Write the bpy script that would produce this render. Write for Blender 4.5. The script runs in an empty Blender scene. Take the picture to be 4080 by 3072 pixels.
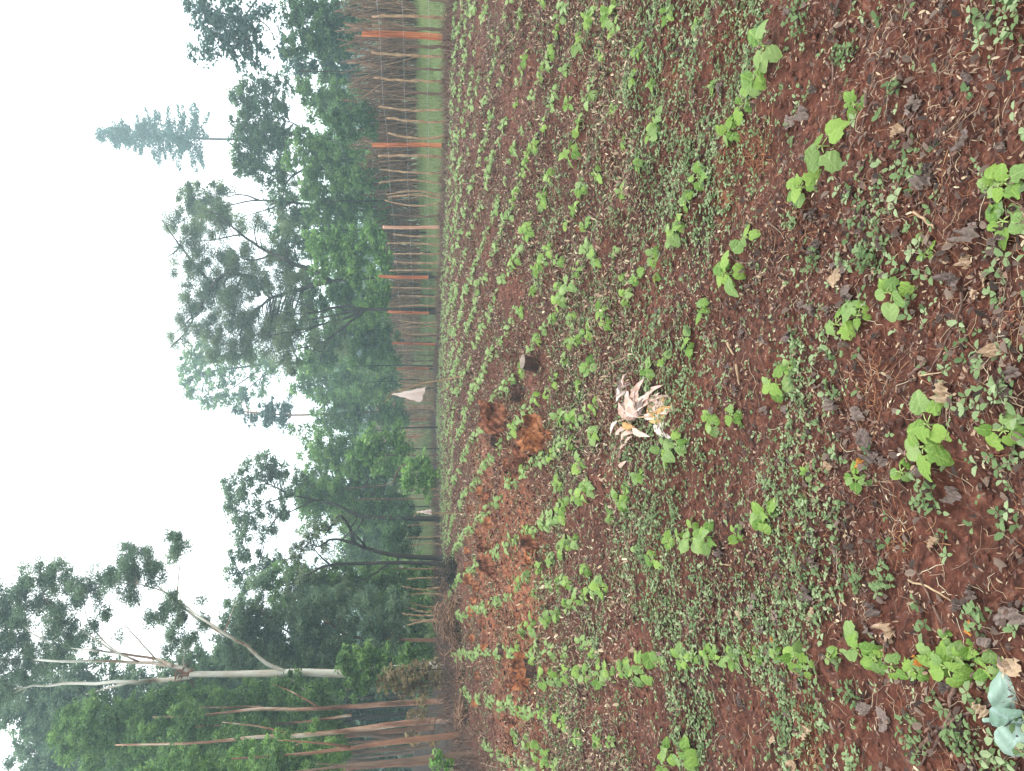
import bpy, math, random
import numpy as np
from mathutils import Vector
random.seed(7)
RNG = np.random.default_rng(11)
C = bpy.context.scene.collection
R = math.radians

# ------------------------------------------------------------------ camera
CAM = np.array([0.0, 0.0, 1.45]); PITCH = R(6.47); F = 3000.0
cd = bpy.data.cameras.new('camera'); cam = bpy.data.objects.new('camera', cd); C.objects.link(cam)
cd.sensor_width = 36; cd.lens = 36 * F / 4080; cd.clip_start = 0.05; cd.clip_end = 2000
from mathutils import Euler, Matrix
m = Euler((R(90) - PITCH, 0, 0)).to_matrix() @ Matrix.Rotation(R(-90), 3, 'Z')   # the phone was held on its side
cam.rotation_euler = m.to_euler(); cam.location = CAM
bpy.context.scene.camera = cam

# ------------------------------------------------------------------ light
sc = bpy.context.scene
sc.view_settings.view_transform = 'Standard'; sc.view_settings.look = 'None'
sc.view_settings.gamma = 1; sc.view_settings.exposure = 1.4
w = bpy.data.worlds.new('World'); sc.world = w; w.use_nodes = True
nt = w.node_tree; nt.nodes.clear()
SUN_EL, SUN_AZ = R(58), R(-60)
sky = nt.nodes.new('ShaderNodeTexSky'); sky.sky_type = 'NISHITA'; sky.sun_disc = False
sky.sun_elevation = SUN_EL; sky.sun_rotation = SUN_AZ; sky.dust_density = 4.0; sky.air_density = 1.0
bg = nt.nodes.new('ShaderNodeBackground'); bg.inputs[1].default_value = 0.12
bgc = nt.nodes.new('ShaderNodeBackground')                     # closed layer of cloud
tc = nt.nodes.new('ShaderNodeTexCoord'); nz = nt.nodes.new('ShaderNodeTexNoise')
nz.inputs['Scale'].default_value = 2.2; nz.inputs['Detail'].default_value = 5
cr = nt.nodes.new('ShaderNodeValToRGB')
cr.color_ramp.elements[0].position = 0.3; cr.color_ramp.elements[0].color = (0.86, 0.92, 0.96, 1)
cr.color_ramp.elements[1].position = 0.7; cr.color_ramp.elements[1].color = (1.0, 1.0, 1.0, 1)
nt.links.new(tc.outputs['Generated'], nz.inputs['Vector']); nt.links.new(nz.outputs['Fac'], cr.inputs['Fac'])
nt.links.new(cr.outputs['Color'], bgc.inputs[0]); bgc.inputs[1].default_value = 1.35
mx = nt.nodes.new('ShaderNodeMixShader'); mx.inputs[0].default_value = 0.88
out = nt.nodes.new('ShaderNodeOutputWorld')
nt.links.new(sky.outputs[0], bg.inputs[0]); nt.links.new(bg.outputs[0], mx.inputs[1])
nt.links.new(bgc.outputs[0], mx.inputs[2]); nt.links.new(mx.outputs[0], out.inputs['Surface'])
sd = bpy.data.lights.new('sun', 'SUN'); sd.energy = 0.9; sd.angle = R(25); sd.color = (1, 0.97, 0.92)
so = bpy.data.objects.new('sun', sd); C.objects.link(so)
so.rotation_euler = (R(90) - SUN_EL, 0, SUN_AZ + R(180))

# ------------------------------------------------------------------ helpers
FW = np.array([0, math.cos(PITCH), -math.sin(PITCH)]); UP = np.array([0, math.sin(PITCH), math.cos(PITCH)]); RT = np.array([1.0, 0, 0])
def ray(dx, dy):
    v = dx * 1.8445; u = 3072 - dy * 1.8439
    return FW + RT * (u - 1536) / F + UP * (2040 - v) / F
def at(dx, dy, Y):
    d = ray(dx, dy); return CAM + d * (Y / d[1])
def pxm(Y): return Y * 0.000615
def ss(t):
    t = np.clip(t, 0, 1); return t * t * (3 - 2 * t)
def hsh(ix, iy, s):
    n = (ix.astype(np.int64) * 374761393 + iy.astype(np.int64) * 668265263 + s * 1442695041) & 0xffffffff
    n = ((n ^ (n >> 13)) * 1274126177) & 0xffffffff
    n = ((n ^ (n >> 16)) * 2246822519) & 0xffffffff
    return ((n ^ (n >> 15)) & 0xffffff) / float(0xffffff)
def vn(x, y, sc_, s=0):
    x = np.asarray(x, float) / sc_; y = np.asarray(y, float) / sc_
    ix = np.floor(x).astype(np.int64); iy = np.floor(y).astype(np.int64)
    fx = x - ix; fy = y - iy; fx = fx * fx * (3 - 2 * fx); fy = fy * fy * (3 - 2 * fy)
    a = hsh(ix, iy, s); b = hsh(ix + 1, iy, s); c = hsh(ix, iy + 1, s); d = hsh(ix + 1, iy + 1, s)
    return (a * (1 - fx) + b * fx) * (1 - fy) + (c * (1 - fx) + d * fx) * fy
SL, OFF = 0.357, 11.6                  # the field's fence: x = OFF - SL*y
def fence_s(x, y): return (x + SL * y - OFF) / 1.062
def left_edge(y): return np.where(y < 25, -5.0, -5.0 + (y - 25) * 0.3)
def gz(x, y, fine=True):
    x = np.asarray(x, float); y = np.asarray(y, float)
    s = fence_s(x, y)
    z = 0.95 * ss((y - 2) / 12)
    z = z + 0.66 * ss((s - 0.5) / 3.6) + 0.015 * np.clip(s - 4, 0, 60)
    l = left_edge(y) - 0.3 - x
    z = z + 0.9 * ss(l / 6) * ss((y - 14) / 8) + 0.02 * np.clip(l - 6, 0, 50) * ss((y - 14) / 8)
    z = z + 0.06 * np.clip(y - 38, 0, 60)
    if fine:
        f = ss(-s / 0.5) * ss((x - left_edge(y) + 0.6) / 0.6)      # inside the field
        c = x + SL * y
        z = z + f * 0.018 * np.cos((c / 0.6) * 2 * math.pi)
        z = z + f * (0.06 * (vn(x, y, 1.1, 1) - .5) + 0.05 * (vn(x, y, .33, 2) - .5) + 0.032 * (vn(x, y, .12, 3) - .5)
                     + 0.020 * (np.abs(vn(x, y, .05, 4) - .5)) + 0.010 * (vn(x, y, .026, 5) - .5))
        z = z + (1 - f) * 0.12 * (vn(x, y, .9, 6) - .5)
        z = z + 0.16 * np.exp(-((s + .25) / .28) ** 2) * (vn(x, y, .5, 8)) * ss((y - 8) / 3)   # low ridge of earth at the fence foot
        z = z + 0.18 * np.exp(-((l - .1) / .35) ** 2) * (.4 + vn(x, y, .6, 9)) * ss((y - 5) / 3)
    return z
def ground(dx, dy, lift=0.0):
    d = ray(dx, dy)
    ts = np.linspace(0.8, 60, 6000)
    P = CAM[None] + d[None] * ts[:, None]
    below = P[:, 2] < gz(P[:, 0], P[:, 1]) + lift
    i = np.argmax(below)
    if not below.any(): i = -1
    return P[i]
def gp(x, y): return np.array([x, y, float(gz(x, y))])

class Q:                                # a heap of quads with one number per face
    def __init__(s): s.v = []; s.t = []
    def add(s, quads, tint):
        quads = np.asarray(quads, float).reshape(-1, 4, 3)
        s.v.append(quads); t = np.asarray(tint, float)
        s.t.append(np.broadcast_to(t, (len(quads),)).copy())
    def mesh(s, name):
        V = np.concatenate(s.v); T = np.concatenate(s.t); n = len(V)
        me = bpy.data.meshes.new(name)
        me.vertices.add(n * 4); me.vertices.foreach_set('co', V.reshape(-1).astype(np.float32))
        me.loops.add(n * 4); me.loops.foreach_set('vertex_index', np.arange(n * 4, dtype=np.int32))
        me.polygons.add(n); me.polygons.foreach_set('loop_start', np.arange(0, n * 4, 4, dtype=np.int32))
        me.update(calc_edges=True)
        a = me.attributes.new('tint', 'FLOAT', 'FACE'); a.data.foreach_set('value', T.astype(np.float32))
        return me
class S:                                # shared-vertex surface pieces
    def __init__(s): s.v = []; s.f = []; s.n = 0
    def add(s, V, Fc):
        o = s.n; s.v.extend([tuple(map(float, p)) for p in V]); s.f.extend([tuple(i + o for i in f) for f in Fc]); s.n += len(V)
    def tube(s, pts, rad, seg=6, cap=True, wob=0.0):
        pts = [np.asarray(p, float) for p in pts]
        V = []; n = len(pts)
        t0 = pts[1] - pts[0]; ref = np.array([1., 0, 0]) if abs(t0[0]) < abs(t0[2]) + abs(t0[1]) else np.array([0, 0, 1.])
        for i, p in enumerate(pts):
            t = pts[min(i + 1, n - 1)] - pts[max(i - 1, 0)]; t = t / (np.linalg.norm(t) + 1e-9)
            a = np.cross(t, ref); a /= (np.linalg.norm(a) + 1e-9); b = np.cross(t, a)
            for k in range(seg):
                an = 2 * math.pi * k / seg; rr = rad[i] * (1 + wob * (random.random() - .5))
                V.append(p + (a * math.cos(an) + b * math.sin(an)) * rr)
        Fc = [(i * seg + k, i * seg + (k + 1) % seg, (i + 1) * seg + (k + 1) % seg, (i + 1) * seg + k) for i in range(n - 1) for k in range(seg)]
        if cap: Fc += [tuple(range(seg))[::-1], tuple((n - 1) * seg + k for k in range(seg))]
        s.add(V, Fc)
    def mesh(s, name, smooth=True):
        me = bpy.data.meshes.new(name); me.from_pydata(s.v, [], s.f); me.update()
        if smooth: me.polygons.foreach_set('use_smooth', [True] * len(me.polygons))
        return me
def link(name, me, mat, parent=None, loc=None):
    if me is not None and mat is not None and not me.materials: me.materials.append(mat)
    o = bpy.data.objects.new(name, me); C.objects.link(o)
    if parent is not None: o.parent = parent
    if loc is not None: o.location = loc
    return o
def tag(o, label=None, cat=None, group=None, kind=None):
    if label: o['label'] = label
    if cat: o['category'] = cat
    if group: o['group'] = group
    if kind: o['kind'] = kind
    return o
def empty(name, loc, label, cat, group=None):
    o = bpy.data.objects.new(name, None); C.objects.link(o); o.location = loc; o.empty_display_size = .1
    return tag(o, label, cat, group)
def spline(P, n):
    P = [np.asarray(p, float) for p in P]
    if len(P) == 2: return [P[0] + (P[1] - P[0]) * i / (n - 1) for i in range(n)]
    Pp = [2 * P[0] - P[1]] + P + [2 * P[-1] - P[-2]]; o = []
    for i in range(n):
        t = i / (n - 1) * (len(P) - 1); k = min(int(t), len(P) - 2); t -= k
        a, b, c, d = Pp[k:k + 4]
        o.append(.5 * (2 * b + (c - a) * t + (2 * a - 5 * b + 4 * c - d) * t * t + (3 * b - a - 3 * c + d) * t ** 3))
    return o

# ------------------------------------------------------------------ materials
def mat(name, stops, rough=.7, trans=0.0, attr='tint', noise=None, bump=None, spec=.3):
    """colour ramp over a per-face number, or over noise"""
    m_ = bpy.data.materials.new(name); m_.use_nodes = True; n = m_.node_tree; p = n.nodes['Principled BSDF']
    p.inputs['Roughness'].default_value = rough; p.inputs['Specular IOR Level'].default_value = spec
    r = n.nodes.new('ShaderNodeValToRGB')
    while len(r.color_ramp.elements) > 1: r.color_ramp.elements.remove(r.color_ramp.elements[-1])
    for i, (ps, c) in enumerate(stops):
        e = r.color_ramp.elements[0] if i == 0 else r.color_ramp.elements.new(ps)
        e.position = ps; e.color = (*c, 1)
    if noise:
        tcn = n.nodes.new('ShaderNodeTexCoord'); mp = n.nodes.new('ShaderNodeMapping'); mp.inputs['Scale'].default_value = noise[1]
        t = n.nodes.new('ShaderNodeTexNoise'); t.inputs['Scale'].default_value = noise[0]; t.inputs['Detail'].default_value = 6; t.inputs['Roughness'].default_value = .65
        n.links.new(tcn.outputs['Object'], mp.inputs[0]); n.links.new(mp.outputs[0], t.inputs['Vector']); n.links.new(t.outputs['Fac'], r.inputs['Fac'])
        if bump:
            b = n.nodes.new('ShaderNodeBump'); b.inputs['Strength'].default_value = bump[0]; b.inputs['Distance'].default_value = bump[1]
            n.links.new(t.outputs['Fac'], b.inputs['Height']); n.links.new(b.outputs[0], p.inputs['Normal'])
    else:
        a = n.nodes.new('ShaderNodeAttribute'); a.attribute_name = attr; n.links.new(a.outputs['Fac'], r.inputs['Fac'])
    n.links.new(r.outputs[0], p.inputs['Base Color'])
    if trans:
        tr = n.nodes.new('ShaderNodeBsdfTranslucent'); mxs = n.nodes.new('ShaderNodeMixShader'); mxs.inputs[0].default_value = trans
        n.links.new(r.outputs[0], tr.inputs[0]); n.links.new(p.outputs[0], mxs.inputs[1]); n.links.new(tr.outputs[0], mxs.inputs[2])
        n.links.new(mxs.outputs[0], n.nodes['Material Output'].inputs[0])
    return m_
def fol(name, a, b, c, tr=.45): return mat(name, [(0, a), (.5, b), (1, c)], .6, tr)
M = {}
M['fol_dark'] = fol('foliage_dark', (0.043, 0.092, 0.039), (0.082, 0.16, 0.061), (0.149, 0.25, 0.093))
M['fol_mid'] = fol('foliage_mid', (0.069, 0.137, 0.045), (0.139, 0.255, 0.073), (0.243, 0.393, 0.107))
M['fol_bright'] = fol('foliage_bright', (0.086, 0.179, 0.043), (0.181, 0.34, 0.08), (0.311, 0.5, 0.123))
M['fol_euc'] = fol('foliage_eucalypt', (0.08, 0.134, 0.081), (0.151, 0.234, 0.132), (0.251, 0.346, 0.187))
M['fol_acacia'] = fol('foliage_acacia', (0.084, 0.12, 0.065), (0.167, 0.223, 0.108), (0.268, 0.333, 0.154))
M['fol_conif'] = fol('foliage_conifer', (0.038, 0.09, 0.077), (0.076, 0.147, 0.12), (0.129, 0.22, 0.163))
M['fol_brown'] = fol('foliage_brown', (.10, .07, .035), (.24, .17, .08), (.40, .30, .15))
M['grass'] = fol('grass_blades', (.10, .12, .05), (.20, .25, .09), (.34, .35, .17))
M['bark_pale'] = mat('bark_pale', [(.36, (.22, .10, .06)), (.43, (.40, .30, .22)), (.5, (.50, .46, .38)), (.64, (.62, .60, .52))], .8, noise=(2.2, (1, 1, .35)), bump=(.4, .05))
M['bark_red'] = mat('bark_red', [(.3, (.07, .04, .028)), (.5, (.20, .09, .05)), (.7, (.36, .22, .14))], .85, noise=(3, (1, 1, .3)), bump=(.6, .05))
M['bark_streak'] = mat('bark_streaked', [(.38, (.06, .035, .025)), (.46, (.22, .10, .06)), (.54, (.40, .24, .16)), (.6, (.52, .46, .38))], .85, noise=(4, (1, 1, .16)), bump=(.5, .04))
M['bark_dark'] = mat('bark_dark', [(.3, (.014, .011, .009)), (.55, (.038, .028, .022)), (.75, (.09, .068, .052))], .9, noise=(5, (1, 1, .3)), bump=(.6, .05))
M['bark_brown'] = mat('bark_brown', [(.3, (.07, .042, .028)), (.55, (.15, .09, .06)), (.75, (.26, .17, .11))], .9, noise=(5, (1, 1, .3)), bump=(.6, .05))
M['stake'] = mat('stake_bark', [(.3, (.12, .07, .04)), (.5, (.30, .18, .10)), (.72, (.50, .36, .22))], .9, noise=(14, (1, 1, .35)), bump=(.6, .02))
M['stick_dark'] = mat('old_stick', [(.3, (.05, .028, .02)), (.5, (.17, .088, .052)), (.72, (.36, .22, .14))], .9, noise=(9, (1, 1, .25)), bump=(.5, .02))
M['post'] = mat('split_timber', [(.34, (.09, .028, .014)), (.44, (.30, .08, .03)), (.54, (.46, .14, .055)), (.66, (.60, .26, .11))], .8, noise=(9, (2.5, 2.5, .14)), bump=(.9, .03))
M['post_pale'] = mat('split_timber_pale', [(.25, (.30, .13, .08)), (.5, (.50, .26, .17)), (.75, (.64, .40, .28))], .8, noise=(7, (2, 2, .16)), bump=(.5, .02))
M['char'] = mat('tarred_timber', [(.3, (.02, .014, .012)), (.7, (.06, .035, .03))], .9, noise=(10, (1, 1, 1)), bump=(.5, .02))
M['wire'] = mat('wire', [(.3, (.30, .30, .30)), (.7, (.45, .45, .45))], .5, noise=(30, (1, 1, 1)))
M['stump'] = mat('stump_wood', [(.36, (.024, .009, .006)), (.48, (.13, .042, .022)), (.62, (.34, .135, .07))], .9, noise=(8, (1, 1, 1.1)), bump=(.9, .03))
M['stump_orange'] = mat('stump_orange', [(.36, (.045, .015, .009)), (.48, (.23, .075, .03)), (.62, (.46, .19, .085))], .9, noise=(8, (1, 1, 1.1)), bump=(.9, .03))
M['stump_dark'] = mat('stump_dark', [(.3, (.014, .008, .006)), (.5, (.05, .024, .017)), (.7, (.14, .07, .05))], .9, noise=(10, (1, 1, .6)), bump=(.9, .03))
M['cut'] = mat('cut_wood', [(.3, (.10, .07, .055)), (.6, (.20, .15, .12)), (.8, (.30, .2, .13))], .85, noise=(14, (1, 1, 1)), bump=(.4, .01))
M['stem'] = mat('green_stem', [(.3, (.20, .28, .07)), (.7, (.34, .40, .14))], .6, noise=(20, (1, 1, 1)))
M['twig'] = mat('twig_bark', [(.3, (.05, .03, .025)), (.5, (.13, .075, .055)), (.75, (.28, .18, .13))], .9, noise=(25, (1, 1, 1)), bump=(.4, .005))
M['twig_tan'] = mat('twig_tan', [(.3, (.20, .12, .07)), (.7, (.42, .30, .18))], .9, noise=(25, (1, 1, 1)))
M['weed'] = fol('weed_leaf', (.075, .125, .04), (.15, .22, .085), (.27, .33, .17), .25)
M['debris'] = mat('straw_bits', [(0, (.04, .019, .015)), (.3, (.10, .05, .038)), (.6, (.20, .12, .085)), (.85, (.33, .24, .15)), (1, (.52, .45, .31))], .85)
M['litter'] = mat('litter_bits', [(0, (.025, .016, .012)), (.5, (.07, .045, .035)), (1, (.17, .12, .09))], .85)
M['root'] = mat('rootlets', [(0, (.09, .03, .016)), (.5, (.19, .065, .03)), (1, (.32, .16, .075))], .85)
M['building'] = mat('plaster_wall', [(.3, (.30, .27, .27)), (.7, (.42, .38, .37))], .9, noise=(3, (1, 1, 1)))
M['roof'] = mat('green_sheet', [(.3, (.10, .20, .18)), (.7, (.16, .28, .24))], .6, noise=(3, (1, 1, 1)))
M['pane'] = mat('dark_glass', [(.3, (.03, .04, .05)), (.7, (.06, .07, .08))], .2, noise=(3, (1, 1, 1)))

def leaf_mat(name, base, edge, spot, rough=.5, trans=.3, tintvar=.22):
    """bean leaf: veins from a vertex number, insect specks from noise, tint from object"""
    m_ = bpy.data.materials.new(name); m_.use_nodes = True; n = m_.node_tree; p = n.nodes['Principled BSDF']; L = n.links.new
    p.inputs['Roughness'].default_value = rough; p.inputs['Specular IOR Level'].default_value = .3 if rough < .6 else .08
    a = n.nodes.new('ShaderNodeAttribute'); a.attribute_name = 'vein'
    oi = n.nodes.new('ShaderNodeObjectInfo'); ti = n.nodes.new('ShaderNodeAttribute'); ti.attribute_name = 'tint'
    ad = n.nodes.new('ShaderNodeMath'); ad.operation = 'ADD'; L(oi.outputs['Random'], ad.inputs[0]); L(ti.outputs['Fac'], ad.inputs[1])
    fr = n.nodes.new('ShaderNodeMath'); fr.operation = 'FRACT'; L(ad.outputs[0], fr.inputs[0])
    r = n.nodes.new('ShaderNodeValToRGB'); r.color_ramp.elements[0].color = (*base, 1); r.color_ramp.elements[1].color = (*edge, 1)
    L(fr.outputs[0], r.inputs[0])
    m1 = n.nodes.new('ShaderNodeMixRGB'); m1.inputs[2].default_value = (min(1, edge[0] * 1.35), min(1, edge[1] * 1.25), min(1, edge[2] * 1.5), 1)
    mu = n.nodes.new('ShaderNodeMath'); mu.operation = 'MULTIPLY'; mu.inputs[1].default_value = .6
    L(a.outputs['Fac'], mu.inputs[0]); L(mu.outputs[0], m1.inputs[0]); L(r.outputs[0], m1.inputs[1])
    tcn = n.nodes.new('ShaderNodeTexCoord'); t = n.nodes.new('ShaderNodeTexNoise'); t.inputs['Scale'].default_value = 170; t.inputs['Detail'].default_value = 2
    r2 = n.nodes.new('ShaderNodeValToRGB'); r2.color_ramp.elements[0].position = .66; r2.color_ramp.elements[1].position = .70
    L(tcn.outputs['Object'], t.inputs['Vector']); L(t.outputs['Fac'], r2.inputs[0])
    m2 = n.nodes.new('ShaderNodeMixRGB'); m2.inputs[2].default_value = (*spot, 1); L(r2.outputs[0], m2.inputs[0]); L(m1.outputs[0], m2.inputs[1])
    L(m2.outputs[0], p.inputs['Base Color'])
    b = n.nodes.new('ShaderNodeBump'); b.inputs['Strength'].default_value = .35; b.inputs['Distance'].default_value = .004; b.invert = True
    L(a.outputs['Fac'], b.inputs['Height']); L(b.outputs[0], p.inputs['Normal'])
    tr = n.nodes.new('ShaderNodeBsdfTranslucent'); mxs = n.nodes.new('ShaderNodeMixShader'); mxs.inputs[0].default_value = trans
    L(m2.outputs[0], tr.inputs[0]); L(p.outputs[0], mxs.inputs[1]); L(tr.outputs[0], mxs.inputs[2]); L(mxs.outputs[0], n.nodes['Material Output'].inputs[0])
    return m_
M['bean'] = leaf_mat('bean_leaf', (.085, .18, .022), (.21, .32, .055), (.05, .07, .02))
M['bean_pale'] = leaf_mat('bean_leaf_pale', (.12, .21, .045), (.22, .31, .095), (.10, .13, .05))
M['felt'] = leaf_mat('felted_leaf', (.22, .33, .245), (.31, .41, .33), (.27, .36, .28), .9, .15)
M['dead_grey'] = leaf_mat('dead_leaf_grey', (.06, .044, .036), (.19, .145, .118), (.04, .03, .028), .85, .1)
M['dead_tan'] = leaf_mat('dead_leaf_tan', (.26, .17, .10), (.42, .31, .20), (.10, .06, .035), .8, .2)
M['dead_orange'] = leaf_mat('dead_leaf_orange', (.36, .14, .03), (.48, .22, .05), (.12, .05, .02), .8, .2)
M['dry_pink'] = leaf_mat('dry_leaf_pink', (.43, .28, .21), (.58, .42, .33), (.34, .2, .13), .7, .25)
M['dry_white'] = leaf_mat('dry_leaf_white', (.50, .40, .32), (.63, .53, .45), (.45, .34, .26), .7, .25)
M['dry_ochre'] = leaf_mat('dry_leaf_ochre', (.42, .23, .08), (.54, .33, .14), (.34, .17, .06), .7, .25)

# ------------------------------------------------------------------ ground
def axis(lo, hi, core0, core1, step, growth):
    a = list(np.arange(core0, core1, step)); st = step; x = a[-1]
    while x < hi: st *= growth; x += st; a.append(x)
    st = step; x = core0; b = []
    while x > lo: st *= growth; x -= st; b.append(x)
    return np.array(b[::-1] + a)
xs = axis(-420, 420, -1.9, 1.9, .015, 1.018); ys = axis(-60, 520, 1.3, 4.2, .015, 1.010)
X, Y = np.meshgrid(xs, ys); Z = gz(X, Y)
nx, ny = len(xs), len(ys); n = nx * ny
me = bpy.data.meshes.new('ground'); me.vertices.add(n)
me.vertices.foreach_set('co', np.stack([X, Y, Z], -1).reshape(-1).astype(np.float32))
i0 = (np.arange(ny - 1)[:, None] * nx + np.arange(nx - 1)[None]).reshape(-1)
fc = np.stack([i0, i0 + 1, i0 + nx + 1, i0 + nx], -1).astype(np.int32)
me.loops.add(fc.size); me.loops.foreach_set('vertex_index', fc.reshape(-1)); me.polygons.add(len(fc))
me.polygons.foreach_set('loop_start', np.arange(0, fc.size, 4, dtype=np.int32)); me.update(calc_edges=True)
me.polygons.foreach_set('use_smooth', np.ones(len(fc), bool))
OR = np.zeros(n); xf, yf = X.reshape(-1), Y.reshape(-1)
for dx, dy, rx, ry in [(1085, 1300, 1.0, 1.3), (1075, 1180, .8, 1.2), (1115, 1400, .7, .9), (1050, 1110, .6, 1.0), (1140, 1490, .5, .6), (1100, 1590, .7, .6), (1130, 1250, 1.2, 1.0), (1110, 1350, 1.2, 1.4), (1060, 1230, 1.2, 1.8), (1110, 1100, .7, .9), (1120, 1480, .9, 1.0),
                       (1165, 1420, .4, .3), (1150, 1230, .4, .4), (1130, 960, .35, .35), (1040, 1020, .5, .8), (1560, 430, .1, .1), (1150, 1300, .6, .5)]:
    g_ = ground(dx, dy); OR = np.maximum(OR, np.exp(-(((xf - g_[0]) / rx) ** 2 + ((yf - g_[1]) / ry) ** 2) * 1.2))
OR *= .25 + .6 * vn(xf, yf, .35, 12) + .5 * vn(xf, yf, .11, 13)
a = me.attributes.new('orange', 'FLOAT', 'POINT'); a.data.foreach_set('value', OR.astype(np.float32))
inf = ss(-(fence_s(xf, yf) - .1) / .4) * ss((xf - left_edge(yf) + .3) / .5) * ss((38 - yf) / 2)
a = me.attributes.new('field', 'FLOAT', 'POINT'); a.data.foreach_set('value', inf.astype(np.float32))
gr = ss((fence_s(xf, yf) - .2) / .5) * ss((yf - 5) / 3)
gr = np.maximum(gr, ss((left_edge(yf) - .8 - xf) / 1.2) * ss((yf - 20) / 3) * ss((xf + 9) / 1.5)); gr = np.maximum(gr, ss((yf - 37.5) / 2) * ss((xf + 13) / 3))
a = me.attributes.new('green', 'FLOAT', 'POINT'); a.data.foreach_set('value', gr.astype(np.float32))
gm = bpy.data.materials.new('red_soil'); gm.use_nodes = True; N = gm.node_tree; L = N.links.new; p = N.nodes['Principled BSDF']
p.inputs['Roughness'].default_value = .92; p.inputs['Specular IOR Level'].default_value = .2
tcn = N.nodes.new('ShaderNodeTexCoord')
def noise(scale, det=8, ro=.65):
    t = N.nodes.new('ShaderNodeTexNoise'); t.inputs['Scale'].default_value = scale; t.inputs['Detail'].default_value = det; t.inputs['Roughness'].default_value = ro
    L(tcn.outputs['Object'], t.inputs['Vector']); return t.outputs['Fac']
def ramp(src, st):
    r = N.nodes.new('ShaderNodeValToRGB'); L(src, r.inputs[0])
    r.color_ramp.elements[0].position = st[0][0]; r.color_ramp.elements[0].color = (*st[0][1], 1)
    r.color_ramp.elements[1].position = st[-1][0]; r.color_ramp.elements[1].color = (*st[-1][1], 1)
    for q, c in st[1:-1]: e = r.color_ramp.elements.new(q); e.color = (*c, 1)
    return r.outputs[0]
def mixc(f, a, b):
    x = N.nodes.new('ShaderNodeMixRGB')
    L(f, x.inputs[0]); L(a, x.inputs[1]); L(b, x.inputs[2]); return x.outputs[0]
def attr(nm):
    a = N.nodes.new('ShaderNodeAttribute'); a.attribute_name = nm; return a.outputs['Fac']
soil1 = ramp(noise(38), [(.34, (.010, .004, .003)), (.5, (.052, .017, .010)), (.60, (.105, .038, .022)), (.72, (.20, .10, .068))])
soil2 = ramp(noise(24), [(.34, (.020, .007, .004)), (.53, (.105, .032, .018)), (.72, (.23, .105, .07))])
big = ramp(noise(1.3, 4), [(.42, (0, 0, 0)), (.62, (1, 1, 1))])
soil = mixc(big, soil1, soil2)
orange = ramp(noise(14), [(.34, (.07, .022, .012)), (.5, (.24, .075, .032)), (.70, (.44, .19, .10))])
soil = mixc(attr('orange'), soil, orange)
litter = ramp(noise(9), [(.3, (.02, .014, .011)), (.6, (.05, .034, .026)), (.8, (.11, .075, .055))])
green = ramp(noise(3), [(.3, (.05, .075, .03)), (.55, (.10, .145, .055)), (.75, (.17, .16, .09))])
col = mixc(attr('field'), litter, soil); col = mixc(attr('green'), col, green)
L(col, p.inputs['Base Color'])
b = N.nodes.new('ShaderNodeBump'); b.inputs['Strength'].default_value = .9; b.inputs['Distance'].default_value = .012
L(noise(70, 6), b.inputs['Height']); L(b.outputs[0], p.inputs['Normal'])
tag(link('ground', me, gm), kind='structure')

# ------------------------------------------------------------------ bean leaves
def leaf_mesh(name, kind='bean', seed=0, L_=1.0, W_=.8, bites=1, fold=.25, curl=.15, crumple=0.0, NR=6, NS=36):
    """unit-length leaf, base at the origin, tip along +Y"""
    r = random.Random(seed); V = []; ve = []; c = np.array([0, .42])
    bs = [(r.uniform(0, 2 * math.pi), r.uniform(.15, .34), r.uniform(.16, .42)) for _ in range(bites)]
    def rad(th):
        # th=0 tip, pi = base
        x, y = math.sin(th), math.cos(th)
        if kind == 'bean':
            rr = .47 * (1 - .0 * y) * (1 + .28 * max(0, math.cos(th)) ** 8) * (1 - .30 * max(0, -math.cos(th)) ** 14)
            rr *= 1 + .05 * (math.cos(2 * th)) - .07 * abs(math.sin(th)) * (y > 0) * y
            sx = W_ * (1.08 if y < 0 else 1.0)
        else:
            rr = .5 / math.sqrt((abs(x) ** 1.6) / (W_ ** 1.6) + abs(y) ** 1.6 + 1e-6) * .98; sx = 1
        for a, wd, dp in bs:
            d = abs((th - a + math.pi) % (2 * math.pi) - math.pi)
            if d < wd: rr *= 1 - dp * (1 - (d / wd) ** 2) ** .5
        rr *= 1 + .03 * math.sin(th * 9 + seed) + .02 * math.sin(th * 17)
        return rr * x * sx, rr * y
    def zz(x, y):
        z = -fold * (-abs(x)) * 1.0 - curl * (y - .3) ** 2 * 1.6 - .35 * x * x
        z += .018 * math.sin(abs(x) * 24 + y * 18)
        if crumple: z += crumple * (math.sin(x * 11 + seed) * math.cos(y * 9 + seed * 2) + .6 * math.sin(x * 23 + y * 17 + seed) + .45 * math.sin(x * 31 - y * 27 + seed))
        return z
    V.append((0, c[1], zz(0, c[1]))); ve.append(1)
    for i in range(1, NR + 1):
        f = i / NR
        for k in range(NS):
            th = 2 * math.pi * k / NS; x, y = rad(th); px, py = x * f, c[1] + y * f
            V.append((px, py, zz(px, py)))
            v_ = math.exp(-(px / .025) ** 2)
            q = (py - abs(px) * .9) % .17; v_ = max(v_, .75 * math.exp(-((q - .085) / .018) ** 2))
            ve.append(v_)
    Fc = [(0, 1 + k, 1 + (k + 1) % NS) for k in range(NS)]
    for i in range(NR - 1):
        for k in range(NS):
            a = 1 + i * NS + k; b_ = 1 + i * NS + (k + 1) % NS; Fc.append((a, a + NS, b_ + NS, b_))
    me = bpy.data.meshes.new(name); me.from_pydata(V, [], Fc); me.update()
    me.polygons.foreach_set('use_smooth', [True] * len(Fc))
    at_ = me.attributes.new('vein', 'FLOAT', 'POINT'); at_.data.foreach_set('value', ve)
    at_ = me.attributes.new('tint', 'FLOAT', 'POINT'); at_.data.foreach_set('value', [0.0] * len(V))
    return me
BEAN = []
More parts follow.
